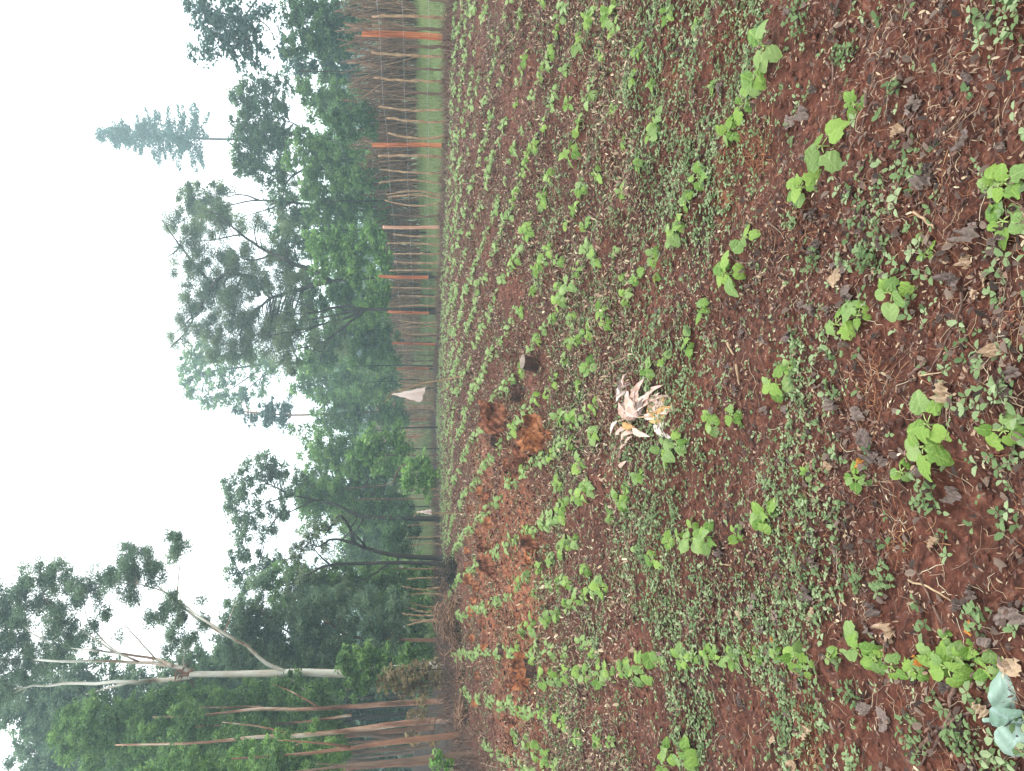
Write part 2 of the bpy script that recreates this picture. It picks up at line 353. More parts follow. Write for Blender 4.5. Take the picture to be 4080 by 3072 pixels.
for s_ in range(9):
    me = leaf_mesh('bean_leaf', 'bean', s_, bites=[0, 1, 2, 3, 1, 2, 0, 4, 2][s_], fold=random.Random(s_).uniform(.05, .3), curl=random.Random(s_ + 5).uniform(.1, .5), W_=random.Random(s_).uniform(.82, 1.0))
    me.materials.append(M['bean'] if s_ % 3 else M['bean_pale']); BEAN.append(me)
LOW = []
for s_ in range(5):
    me = leaf_mesh('bean_leaf_small', 'bean', s_ + 20, bites=s_ % 3, fold=.2, curl=.3, W_=.9, NR=2, NS=14)
    LOW.append((np.array([v.co for v in me.vertices]), [tuple(p.vertices) for p in me.polygons], [d.value for d in me.attributes['vein'].data]))
    bpy.data.meshes.remove(me)
def rotm(yaw, pitch, roll):
    return np.array(Euler((pitch, roll, yaw)).to_matrix())

def aim(yaw, pitch, roll, tilt):
    return Matrix.Rotation(tilt, 3, 'X') @ Euler((pitch, roll, yaw)).to_matrix()
def plan_plant(rad, r, full):
    """leaf placements of one plant (relative): list of (pos, yaw, pitch, roll, size)"""
    o = []; n = r.choice([5, 6, 7]) if full else r.choice([4, 5, 6])
    a0 = r.uniform(0, 6.28); h = rad * r.uniform(.5, .95)
    size = rad * r.uniform(1.15, 1.4)
    for k in range(n):
        a = a0 + k * 6.283 / n + r.uniform(-.5, .5)
        inner = (k % 3 == 2)
        d = rad * (r.uniform(.0, .25) if inner else r.uniform(.2, .6))
        z = h * (r.uniform(1.0, 1.3) if inner else r.uniform(.6, 1.0))
        s_ = size * (r.uniform(.4, .8) if inner else r.uniform(.75, 1.1))
        yaw = a - math.pi / 2
        o.append(((math.cos(a) * d, math.sin(a) * d, z), yaw, r.uniform(-.7, .15) if not inner else r.uniform(-.5, .7), r.uniform(-.5, .5), s_))
    return o
def stem_mesh(pl, r, name='stem'):
    s_ = S(); rad0 = .0028
    top = max(q[0][2] for q in pl)
    s_.tube(spline([(0, 0, -.03), (r.uniform(-.005, .005), r.uniform(-.005, .005), top * .5), (0, 0, top * .8)], 5), [rad0] * 5, 5)
    for (p, yaw, pi, ro, sz) in pl:
        s_.tube(spline([(0, 0, top * .55), (p[0] * .5, p[1] * .5, p[2] * .9 + .004), p], 5), [rad0 * .7] * 4 + [rad0 * .5], 4)
    return s_.mesh(name)

ORD = ['nearest', 'second', 'third', 'fourth', 'fifth', 'sixth', 'seventh', 'eighth', 'ninth', 'tenth', 'eleventh', 'twelfth', 'thirteenth', 'fourteenth', 'fifteenth', 'sixteenth', 'seventeenth', 'eighteenth', 'nineteenth', 'twentieth', 'twenty-first', 'twenty-second', 'twenty-third', 'twenty-fourth', 'twenty-fifth']
ORD += ['twenty-' + q for q in ('sixth', 'seventh', 'eighth', 'ninth')] + ['thirtieth'] + ['thirty-' + q for q in ('first', 'second', 'third', 'fourth', 'fifth', 'sixth', 'seventh', 'eighth', 'ninth')] + ['fortieth'] + ['forty-' + q for q in ('first', 'second', 'third', 'fourth', 'fifth')]
NEAR = [(1670, 100, 46), (1642, 172, 32), (1612, 225, 32), (1582, 290, 26), (1790, 315, 46), (1745, 405, 32), (1425, 258, 22), (1412, 290, 20), (1385, 355, 16),
        (1515, 385, 26), (1490, 437, 18), (1460, 500, 28), (1415, 553, 22), (1622, 515, 28), (1585, 592, 34), (1527, 668, 28), (1490, 740, 24), (1440, 775, 17),
        (1405, 800, 19), (1385, 600, 22), (1355, 645, 21), (1312, 700, 20), (1275, 795, 24), (1253, 840, 22), (1692, 832, 36), (1712, 795, 20), (1815, 700, 44), (1868, 682, 26),
        (1945, 632, 36), (2175, 478, 40), (2190, 395, 44), (2140, 402, 22), (2008, 965, 52), (2015, 915, 40), (1860, 1032, 28), (2182, 930, 42), (1955, 1018, 26),
        (1445, 975, 30), (1475, 960, 24), (1543, 915, 22), (1590, 897, 26), (1385, 1027, 18), (1665, 1112, 36), (1748, 1022, 14), (1740, 1080, 14), (1500, 1165, 30),
        (1535, 1160, 26), (1595, 1152, 20), (1450, 1170, 18), (1412, 1212, 24), (1380, 1190, 16), (1862, 1400, 42), (1725, 1418, 30), (1750, 1440, 20), (1940, 1440, 24), (2030, 1425, 36), (2065, 1440, 40),
        (2050, 1380, 18), (2150, 1442, 30), (2110, 1410, 20), (1585, 1420, 24), (1530, 1415, 16), (1475, 1422, 26), (1642, 1418, 14), (1395, 1440, 36), (1350, 1448, 28), (1300, 1458, 22),
        (1225, 1460, 26), (1195, 1462, 18), (1492, 1632, 34), (1450, 1622, 22), (1440, 1655, 20), (1325, 1600, 18), (1290, 1602, 18), (1245, 1592, 18), (1325, 30, 26), (1335, 60, 20), (1330, 8, 20),
        (1295, 375, 18), (1240, 330, 24), (1255, 272, 20), (1330, 230, 16), (1290, 560, 20), (1268, 488, 18), (1345, 415, 18), (1350, 305, 14), (1238, 690, 18), (1300, 1265, 22), (1265, 1285, 18), (1510, 50, 16), (1445, 25, 18),
        (1380, 110, 16), (1252, 90, 18), (1285, 935, 20), (1215, 905, 20), (1255, 1000, 22), (1210, 1045, 20), (1985, 520, 14), (2010, 545, 16), (1855, 225, 24), (1340, 1080, 22), (1320, 1110, 18), (1225, 1180, 20), (1370, 170, 14), (1545, 185, 12),
        (1322, 1452, 22), (1275, 1460, 20), (1250, 1458, 20), (1210, 1459, 20), (1175, 1463, 18), (1430, 1428, 22), (1373, 1452, 26), (1500, 1418, 20), (1557, 1420, 18), (1612, 1416, 15), (1682, 1412, 17), (1800, 1420, 18), (1900, 1422, 22), (1985, 1450, 26), (2092, 1422, 28),
        (1285, 1275, 20), (1248, 1300, 20), (1228, 1313, 18), (1205, 1327, 18), (1180, 1340, 18), (1155, 1352, 18), (1130, 1362, 16), (1242, 1165, 18), (1215, 1188, 18), (1190, 1210, 18), (1165, 1230, 17), (1140, 1250, 16), (1118, 1266, 16), (1200, 1655, 18), (1180, 1640, 18), (1160, 1625, 18), (1140, 1608, 16), (1115, 1592, 14),
        (1350, 1085, 18), (1355, 1055, 14), (1235, 960, 16), (1500, 1140, 18), (1520, 1180, 20), (1470, 1155, 16), (1232, 740, 18), (1222, 780, 18), (1300, 670, 18), (1200, 690, 16), (1210, 560, 16), (1205, 620, 16), (1330, 545, 16), (1420, 600, 14), (1470, 480, 18), (1348, 600, 15), (1232, 225, 16), (1225, 150, 14), (1300, 120, 16), (1410, 180, 14)]
near_pts = []
for dx, dy, rr in NEAR:
    g_ = ground(dx + rr * .25, dy); near_pts.append((g_[0], g_[1], rr * 1.844 / F * (g_[1] + .15)))
rows = {}
for x, y, rr in near_pts:
    k = int(round((x + SL * y) / .6)); rows.setdefault(k, []).append((x, y, rr))
plants = []     # x, y, rad, label
for k, lst in rows.items():
    lst.sort(key=lambda q: q[1])
    rowname = 'row passing the pale felted plant' if k == 0 else ('%s row on the fence side of the pale felted plant' % ('first' if k == 1 else ORD[k - 1]) if k > 0 else '%s row on the woodland side of the pale felted plant' % ('first' if k == -1 else ORD[-k - 1]))
    for i, (x, y, rr) in enumerate(lst):
        plants.append((x, y, rr * (.9 if y > 3.6 else .98), '%s bean plant in the %s' % (ORD[i], rowname)))
n_near = len(plants)
FARP = []
yfar = 5.3
rr_ = random.Random(5)
for k in range(-9, 20):
    y = yfar + rr_.uniform(0, .3)
    while y < 37:
        x = k * .6 - SL * y + rr_.gauss(0, .028)
        ok = fence_s(x, y) < -.55 and x > float(left_edge(y)) + .25 and abs(x) / y < .62
        if ok and rr_.random() < (.62 if y > 14 else .86):
            if all((x - a) ** 2 + (y - b_) ** 2 > .03 for a, b_, _, _ in plants[:n_near]):
                FARP.append((x, y, rr_.uniform(.042, .07) * (1 if y < 8 else .85 if y < 13 else .72)))
        y += rr_.uniform(.09, .24)
FARP.sort(key=lambda q: q[1])
vis = [q for q in FARP if abs(q[0]) / q[1] < .53]
ind = vis[:300 - n_near]; indset = set(ind); rest = [q for q in FARP if q not in indset]
BG = 'bean plants growing in rows across the red field'
for i, (x, y, rad, lab) in enumerate(plants):
    r = random.Random(100 + i); g_ = gp(x, y)
    e = empty('bean_plant', g_, lab, 'bean plant', BG)
    pl = plan_plant(rad, r, True)
    link('stem', stem_mesh(pl, r), M['stem'], e)
    for (p, yaw, pi, ro, sz) in pl:
        o = bpy.data.objects.new('leaf', BEAN[r.randrange(9)]); C.objects.link(o); o.parent = e
        o.location = p; o.rotation_euler = aim(yaw, pi, ro, r.uniform(.1, .9)).to_euler(); o.scale = (sz, sz, sz)
def low_plant(acc, g_, rad, r):
    for (p, yaw, pi, ro, sz) in plan_plant(rad, r, r.random() < .5):
        V, Fc, ve = LOW[r.randrange(5)]; A = np.array(aim(yaw, pi, ro, r.uniform(.2, .9)))
        base = len(acc[0]); acc[0].extend((V * sz) @ A.T + np.array(p) + g_); t = r.random()
        acc[1].extend([tuple(i + base for i in f) for f in Fc]); acc[2].extend(ve); acc[3].extend([t] * len(V))
def low_mesh(acc, name, mt):
    me = bpy.data.meshes.new(name); me.from_pydata([tuple(v) for v in acc[0]], [], acc[1]); me.update()
    me.polygons.foreach_set('use_smooth', [True] * len(acc[1]))
    q = me.attributes.new('vein', 'FLOAT', 'POINT'); q.data.foreach_set('value', acc[2])
    q = me.attributes.new('tint', 'FLOAT', 'POINT'); q.data.foreach_set('value', acc[3]); me.materials.append(mt); return me
protos = []
for i in range(14):
    r = random.Random(400 + i); acc = ([], [], [], []); low_plant(acc, np.zeros(3), 1.0, r); protos.append(low_mesh(acc, 'bean_seedling', M['bean_pale'] if i % 2 else M['bean']))
for i, (x, y, rad) in enumerate(ind):
    o = bpy.data.objects.new('bean_plant', protos[i % 14]); C.objects.link(o); o.location = gp(x, y); o.scale = (rad * 1.12,) * 3; o.rotation_euler.z = math.sin(i * 7.1) * .7
    tag(o, 'small bean plant in the rows across the middle of the red field', 'bean plant', BG)
acc = ([], [], [], [])
for i, (x, y, rad) in enumerate(rest): low_plant(acc, gp(x, y), rad * 1.15, random.Random(900 + i))
tag(link('bean_rows', low_mesh(acc, 'bean_rows', M['bean_pale']), None), 'distant rows of small bean plants on the far part of the field', 'bean plants', kind='stuff')

# ------------------------------------------------------------------ weeds, straw and litter
def scatter(n, dens, ymin=1.2, ymax=15., pw=1.0):
    u = RNG.random(n * 6); y = ymin * (ymax / ymin) ** (u ** pw)
    x = (RNG.random(n * 6) * 2 - 1) * (.62 * y + .15)
    ok = (fence_s(x, y) < -.1) & (x > left_edge(y) + .05) & (RNG.random(n * 6) < dens(x, y))
    x, y = x[ok][:n], y[ok][:n]
    return x, y, gz(x, y)
def leafquads(P, yaw, pitch, Ln, Wd, tint, q, fold=.25):
    """small folded oval leaves: two quads each, base at P"""
    n = len(P); f = np.stack([np.cos(yaw) * np.cos(pitch), np.sin(yaw) * np.cos(pitch), np.sin(pitch)], -1)
    s_ = np.stack([-np.sin(yaw), np.cos(yaw), np.zeros(n)], -1); up = np.cross(f, s_)
    L1 = Ln[:, None]; W1 = Wd[:, None]
    b0 = P; b1 = P + f * L1
    a1 = P + f * L1 * .3 + s_ * W1 * .5 + up * W1 * fold; a2 = P + f * L1 * .72 + s_ * W1 * .42 + up * W1 * fold
    c1 = P + f * L1 * .3 - s_ * W1 * .5 + up * W1 * fold; c2 = P + f * L1 * .72 - s_ * W1 * .42 + up * W1 * fold
    q.add(np.stack([b0, b1, a2, a1], 1), tint); q.add(np.stack([b0, c1, c2, b1], 1), tint)
def wd(x, y):
    c = x + SL * y
    d = .10 + 1.3 * ss((vn(x, y, .55, 21) - .42) / .3) * (.4 + .9 * vn(x, y, .16, 22))
    d *= .2 + 1.0 * ss((y - 2.3) / 1.1) * (1 - .7 * ss((y - 5.5) / 2.5))
    d += .35 * ss((y - 3) / .8) * (1 - ss((y - 6) / 2)) * (x > -.5)
    return d * (1 - .6 * np.exp(-((x - .1) ** 2 + (y - 3.6) ** 2) / .3))
q = Q(); x, y, z = scatter(18500, wd, 1.25, 13, .85)
n = len(x); P = np.stack([x, y, z], -1); yaw0 = RNG.random(n) * 6.28; hh = RNG.uniform(.004, .026, n); sz = RNG.uniform(.010, .024, n) * (1 + .25 * (y > 3.6) + .35 * (y < 2.6)); tn = RNG.random(n)
for k in range(4):
    m_ = RNG.random(n) < [1, 1, .5, .35][k]
    yw = yaw0 + [0, 3.14, 1.57, 4.7][k] + RNG.normal(0, .3, n); s_ = sz * [1, 1, .75, .7][k]
    Pk = P + np.stack([np.cos(yw) * .002, np.sin(yw) * .002, hh], -1)
    leafquads(Pk[m_], yw[m_], RNG.uniform(-.3, .65, n)[m_], s_[m_], (s_ * RNG.uniform(.5, .72, n))[m_], np.clip(tn + RNG.normal(0, .12, n), 0, 1)[m_], q)
x, y, z = scatter(3500, lambda x, y: .25 + .75 * ss((vn(x, y, .6, 23) - .35) / .3), 5.5, 36, .9); n = len(x); P = np.stack([x, y, z + RNG.uniform(.01, .04, n)], -1); s_ = RNG.uniform(.018, .04, n)
for k in range(3): leafquads(P, RNG.random(n) * 6.28, RNG.uniform(-.3, .7, n), s_, s_ * .6, np.clip(RNG.normal(.65, .2, n), 0, 1), q)
tag(link('weeds', q.mesh('weeds'), M['weed']), 'carpet of tiny pale green weed seedlings between the bean rows', 'weeds', kind='stuff')
# bushy weed tufts (a clump of soft leaves each)
q = Q()
for dx, dy, rr in [(1440, 1110, 60), (1470, 1090, 40), (1730, 25, 30), (1850, 110, 24), (1500, 340, 22), (1500, 1640, 20), (1350, 1530, 36), (1400, 1210, 30), (1390, 1190, 24), (1880, 560, 24),
                   (2130, 1330, 30), (1930, 1250, 36), (1860, 1250, 30), (1440, 1330, 40), (1700, 1570, 30), (2020, 1080, 30), (1985, 1600, 50), (1850, 1500, 26), (1720, 480, 18), (1370, 200, 26), (1330, 470, 24), (1410, 380, 26),
                   (1860, 1640, 26), (1770, 560, 26), (1290, 1400, 20), (1300, 1560, 26), (1360, 1620, 26), (2100, 1600, 36), (1830, 120, 24), (1740, 60, 28), (1950, 190, 14)]:
    g_ = ground(dx, dy); R_ = rr * 1.844 / F * (g_[1] + .1) * 1.0; n = int(16 + R_ * 520)
    a = RNG.random(n) * 6.28; d = np.sqrt(RNG.random(n)) * R_; px, py = g_[0] + np.cos(a) * d, g_[1] + np.sin(a) * d
    P = np.stack([px, py, gz(px, py) + RNG.uniform(.006, .04, n)], -1)
    sz = RNG.uniform(.012, .028, n)
    leafquads(P, RNG.random(n) * 6.28, RNG.uniform(-.3, .8, n), sz, sz * .6, RNG.uniform(.1, .75), q)
tag(link('weed_tufts', q.mesh('weed_tufts'), M['weed']), 'thicker tufts of soft green weeds among the seedlings', 'weeds', kind='stuff')
# straw bits
def dd(x, y): return .35 + .65 * ss((vn(x, y, .5, 31) - .3) / .4)
q = Q(); x, y, z = scatter(110000, dd, 1.25, 30, .52); n = len(x)
P = np.stack([x, y, z + RNG.uniform(.001, .014, n)], -1); s_ = RNG.uniform(.004, .017, n) * (1 + .19 * y); 
leafquads(P, RNG.random(n) * 6.28, RNG.normal(0, .5, n), s_, s_ * RNG.uniform(.12, .5, n), RNG.beta(1.5, 1.7, n), q, .25)
x, y, z = scatter(60000, dd, 4.6, 36, .9); n = len(x); P = np.stack([x, y, z + RNG.uniform(.002, .03, n)], -1); s_ = RNG.uniform(.018, .05, n) * (1 + .03 * y)
leafquads(P, RNG.random(n) * 6.28, RNG.normal(0, .6, n), s_, s_ * RNG.uniform(.1, .4, n), RNG.beta(2.2, 1.5, n), q, .25)
tag(link('straw_litter', q.mesh('straw_litter'), M['debris']), 'scattered bits of straw and broken leaf over the red soil', 'litter', kind='stuff')
q = Q(); x, y, z = scatter(8000, dd, 1.25, 20, .7); n = len(x)
P = np.stack([x, y, z + RNG.uniform(.002, .02, n)], -1); s_ = RNG.uniform(.012, .035, n) * (1 + .05 * y)
leafquads(P, RNG.random(n) * 6.28, RNG.normal(0, .45, n), s_, s_ * RNG.uniform(.35, .7, n), RNG.random(n), q, .35)
tag(link('leaf_litter', q.mesh('leaf_litter'), M['litter']), 'grey crumbs of rotten leaves over the soil', 'litter', kind='stuff')
q = Q(); xs_, ys_ = [], []
for dx, dy, rr in [(1100, 930, .45), (1150, 950, .4), (1110, 1000, .4), (1060, 1100, .5), (1060, 1200, .5), (1130, 1440, .45), (1150, 1180, .3), (1110, 1580, .4), (1090, 1300, .9), (1040, 1260, .5), (1100, 1390, .6)]:
    g_ = ground(dx, dy); k_ = int(300 * rr + 60); xs_.append(g_[0] + RNG.normal(0, rr * .6, k_)); ys_.append(g_[1] + RNG.normal(0, rr * .8, k_))
x = np.concatenate(xs_); y = np.concatenate(ys_); z = gz(x, y); n = len(x); P = np.stack([x, y, z + RNG.uniform(0, .04, n)], -1); s_ = RNG.uniform(.02, .07, n)
leafquads(P, RNG.random(n) * 6.28, RNG.normal(0, .5, n), s_, s_ * RNG.uniform(.2, .6, n), RNG.random(n), q, .4)
M['rubble'] = mat('root_rubble', [(0, (.035, .014, .010)), (.5, (.13, .045, .025)), (1, (.30, .13, .07))], .9)
tag(link('root_rubble', q.mesh('root_rubble'), M['rubble']), 'reddish splinters and crumbs of earth round the stumps', 'rubble', kind='stuff')
# thin stalks and rootlets
def strands(n, dens, Lr, Wr, q, ymax=14, clusters=None, tr=(0, 1)):
    if clusters is None: x, y, z = scatter(n, dens, 1.25, ymax, .9)
    else:
        xs_, ys_ = [], []
        for (cx, cy, r_, k) in clusters:
            xs_.append(cx + RNG.normal(0, r_, k)); ys_.append(cy + RNG.normal(0, r_, k))
        x = np.concatenate(xs_); y = np.concatenate(ys_); z = gz(x, y)
    n = len(x); yaw = RNG.random(n) * 6.28; Ln = RNG.uniform(*Lr, n); tint = RNG.uniform(*tr, n); w_ = RNG.uniform(*Wr, n)
    px, py = x, y; pz = z + RNG.uniform(.0, .012, n)
    for k in range(4):
        yaw2 = yaw + RNG.normal(0, .35, n)
        nx_, ny_ = px + np.cos(yaw2) * Ln / 4, py + np.sin(yaw2) * Ln / 4; nz_ = gz(nx_, ny_) + RNG.uniform(.001, .016, n)
        A = np.stack([px, py, pz], -1); B = np.stack([nx_, ny_, nz_], -1)
        s1 = np.stack([-np.sin(yaw2), np.cos(yaw2), np.zeros(n)], -1) * w_[:, None]; u1 = np.array([0, 0, 1.]) * w_[:, None]
        q.add(np.stack([A - s1, B - s1, B + u1, A + u1], 1), tint); q.add(np.stack([A + u1, B + u1, B + s1, A + s1], 1), tint)
        px, py, pz, yaw = nx_, ny_, nz_, yaw2
q = Q(); strands(8000, dd, (.02, .12), (.0004, .0011), q)
tag(link('straw_stalks', q.mesh('straw_stalks'), M['debris']), 'thin dry stalks lying over the soil', 'litter', kind='stuff')
q = Q(); cl = []
for dx, dy, rr, k in [(1640, 330, .06, 150), (1600, 300, .04, 60), (1480, 320, .03, 50), (1450, 170, .06, 80), (1600, 60, .06, 80), (1990, 400, .08, 60), (1200, 480, .12, 120), (1480, 860, .07, 90), (1760, 1610, .06, 110), (1180, 950, .12, 90),
                   (1720, 1160, .04, 60), (1300, 860, .07, 60), (1560, 340, .05, 70), (1900, 840, .05, 60), (1750, 470, .08, 60), (1180, 620, .2, 100), (1620, 1400, .06, 30), (1960, 1150, .05, 50), (1350, 330, .06, 60), (1100, 1250, .4, 160), (1120, 1330, .5, 160), (1230, 1380, .3, 90)]:
    g_ = ground(dx, dy); cl.append((g_[0], g_[1], rr, k))
strands(0, dd, (.03, .12), (.0005, .0014), q, clusters=cl); strands(1800, dd, (.03, .12), (.0005, .0012), q)
tag(link('rootlets', q.mesh('rootlets'), M['root']), 'rusty red rootlets tangled over the soil', 'litter', kind='stuff')
# clods and gravel of soil
q = S(); 
ico_v = np.array([(0, 0, 1), (.9, 0, .3), (.3, .85, .35), (-.7, .5, .3), (-.7, -.5, .3), (.3, -.85, .35), (.5, .4, -.6), (-.5, .3, -.6), (0, -.6, -.6)])
ico_f = [(0, 1, 2), (0, 2, 3), (0, 3, 4), (0, 4, 5), (0, 5, 1), (1, 6, 2), (2, 7, 3), (2, 6, 7), (4, 8, 5), (3, 7, 4), (4, 7, 8), (5, 8, 1), (1, 8, 6), (6, 8, 7)]
x, y, z = scatter(9000, dd, 1.25, 18, .85); AllV = []; AllF = []
for i in range(len(x)):
    s_ = RNG.uniform(.002, .009) * (1 + .22 * y[i]); V = ico_v * s_ * RNG.uniform(.7, 1.3, (9, 3)); a = RNG.random() * 6.28
    A = rotm(a, RNG.random() * 2, 0); V = V @ A.T + np.array([x[i], y[i], z[i] + s_ * .2])
    AllF.extend([tuple(k + 9 * i for k in f) for f in ico_f]); AllV.append(V)
me = bpy.data.meshes.new('soil_crumbs'); me.from_pydata(np.concatenate(AllV).tolist(), [], AllF); me.update()
M['crumb'] = mat('soil_crumb', [(.3, (.03, .01, .006)), (.5, (.10, .033, .02)), (.75, (.19, .08, .05))], .95, noise=(4, (1, 1, 1)))
tag(link('soil_crumbs', me, M['crumb']), 'crumbs and small clods of red earth', 'soil', kind='stuff')

# ------------------------------------------------------------------ dead leaves and twigs
def dl(name, seed, mt, W_=.6):
    me = leaf_mesh(name, 'dead', seed, W_=W_, bites=1 + seed % 2, fold=.15 + .2 * (seed % 3), curl=.35 + .2 * (seed % 2), crumple=.07 + .03 * (seed % 3), NR=8, NS=44); me.materials.append(M[mt]); return me
DG = [dl('dead_leaf', s_, 'dead_grey', .5 + .08 * (s_ % 4)) for s_ in range(6)]
DT = [dl('dead_leaf', 30 + s_, 'dead_tan', .5 + .08 * s_) for s_ in range(4)]
DO = [dl('dead_leaf', 50 + s_, 'dead_orange', .55) for s_ in range(2)]
z2 = lambda a, b: (1670 + a * .3254, b * .3254); z3 = lambda a, b: (1670 + a * .3254, 542 + b * .3254); z4 = lambda a, b: (1670 + a * .3254, 1123.6 + b * .3254)
z5 = lambda a, b: (1138.5 + a * .3254, 1123.6 + b * .3254); z6 = lambda a, b: (1138.5 + a * .3254, 542.3 + b * .3254); z1 = lambda a, b: (1138.5 + a * .3254, b * .3254)
GREY = [z2(1130, 100), z2(290, 620), z2(230, 790), z2(130, 860), z2(950, 650), z2(990, 690), z2(1290, 890), z2(1060, 1090), z2(1060, 1200), z2(1300, 560), z2(1540, 1000), z2(130, 1370), z2(230, 1430),
        z2(290, 1390), z2(1500, 1310), z2(1530, 1580), z2(310, 1600), z2(1340, 1500), z2(110, 90), z2(540, 1240), z3(430, 80), z3(500, 250), z3(210, 340), z3(380, 380), z3(280, 430), z3(1230, 240),
        z3(430, 1040), z3(90, 1040), z3(1000, 1430), z3(700, 1350), z3(600, 1100), z3(760, 1400), z3(1230, 1620), z3(640, 1300), z3(110, 560), z3(1640, 820), z4(270, 110), z4(300, 300), z4(250, 510), z4(40, 680), z4(660, 740),
        z4(1350, 500), z4(1590, 570), z4(1650, 650), z4(200, 1110), z4(120, 1290), z4(650, 1220), z4(1180, 1090), z4(1440, 780), z4(1260, 550), z4(700, 600), z4(740, 1380), z5(1540, 530), z5(1580, 700), z5(1500, 560), z5(1450, 1230),
        z5(1300, 190), z6(1560, 160), z6(1600, 620), z6(1350, 760), z6(1390, 900), z6(1240, 1040), z6(1610, 1080), z6(1440, 540), z1(880, 470), z1(1310, 560), z1(840, 160), z1(1500, 620), z6(880, 400), z5(880, 700)]
TAN = [(z2(1100, 25), 'pale dead leaf at the edge of the soil by the dark charcoal patch'), (z2(860, 870), 'tan curled dead leaf with a long pale stalk on bare red soil'), (z3(1315, 75), 'large pale grey crumpled leaf between two bean plants near the camera'),
       (z3(1400, 145), 'small tan leaf beside the large pale crumpled leaf'), (z3(1370, 290), 'wide flat brown leaf with a dark stain near the camera'), (z3(1510, 650), 'broad tan rotting leaf beside a pair of weed seedlings'),
       (z3(1170, 985), 'small folded beige leaf with an upturned edge on the red soil'), (z3(450, 130), 'shrivelled tan leaf behind a bean plant with four large leaves'), (z3(400, 1430), 'pale shrivelled leaf beside a lime green bean leaf'),
       (z4(1090, 115), 'pointed beige dead leaf standing up from the soil'), (z4(790, 785), 'beige folded leaf beside the broadest bean plant of the front row'), (z4(290, 590), 'tan leaf with a long yellow stalk'),
       (z4(20, 1450), 'round pale fungus-like leaf on the soil at the woodland side'), (z4(240, 1370), 'narrow straw coloured leaf pointing out of the weeds'), (z4(1430, 1240), 'twisted tan leaf beside the pale felted plant'), (z4(170, 1640), 'tan leaf at the photo border on the woodland side'),
       (z4(1640, 950), 'cream dead leaf touching the pale felted plant'), (z5(720, 840), 'crumpled pale leaf leaning beside the densest bean row'), (z5(300, 1580), 'small bright dry leaf alone on the soil by the grove'), (z5(1440, 650), 'ragged tan leaf among grey leaves in the weeds'),
       (z6(1300, 1240), 'broad tan dead leaf under a bean plant behind the dry leaf heap'), (z6(340, 220), 'bright tan chip of leaf between the bean rows'), (z6(1560, 170), 'brown shredded leaf beside the round bean plant with layered leaves'),
       (z5(690, 1180), 'dry pinkish leaf in the dense weeds'), (z5(1630, 1450), 'pale round dead leaf half covered by soil')]
ORG = [(z3(595, 1385), 'orange folded leaf beside a dark charred lump'), (z4(1310, 755), 'orange pointed leaf standing over the front bean plants'), (z4(1000, 945), 'rusty brown leaf among the front bean plants'), (z6(870, 175), 'orange brown shred of leaf behind a bean plant'), (z4(25, 830), 'yellow and orange dying leaf on the side of a bean plant')]
def put_leaf(meshes, d, i, lab, cat, grp, smin, smax):
    r = random.Random(i * 7 + len(meshes)); g_ = ground(*d); o = bpy.data.objects.new('dead_leaf', meshes[i % len(meshes)]); C.objects.link(o)
    s_ = r.uniform(smin, smax); o.scale = (s_, s_, s_); o.location = (g_[0], g_[1] - s_ * .3, g_[2] + .012 + s_ * .1); o.rotation_euler = (r.uniform(-.3, .5), r.uniform(-.5, .5) + (3.14 if r.random() < .4 else 0), r.uniform(-1.2, 1.2))
    tag(o, lab, cat, grp)
for i, d in enumerate(GREY):
    near = d[0] > 1900
    put_leaf(DG, d, i, 'dark grey crumpled dead leaf rotting on the soil close to the camera' if near else 'grey crumpled dead leaf lying among the weeds and bean rows', 'dead leaf', 'dead leaves lying on the soil', .045, .085)
for i, (d, lab) in enumerate(TAN): put_leaf(DT, d, i, lab, 'dead leaf', 'dead leaves lying on the soil', .05, .085)
for i, (d, lab) in enumerate(ORG): put_leaf(DO, d, i, lab, 'dead leaf', 'dead leaves lying on the soil', .04, .06)

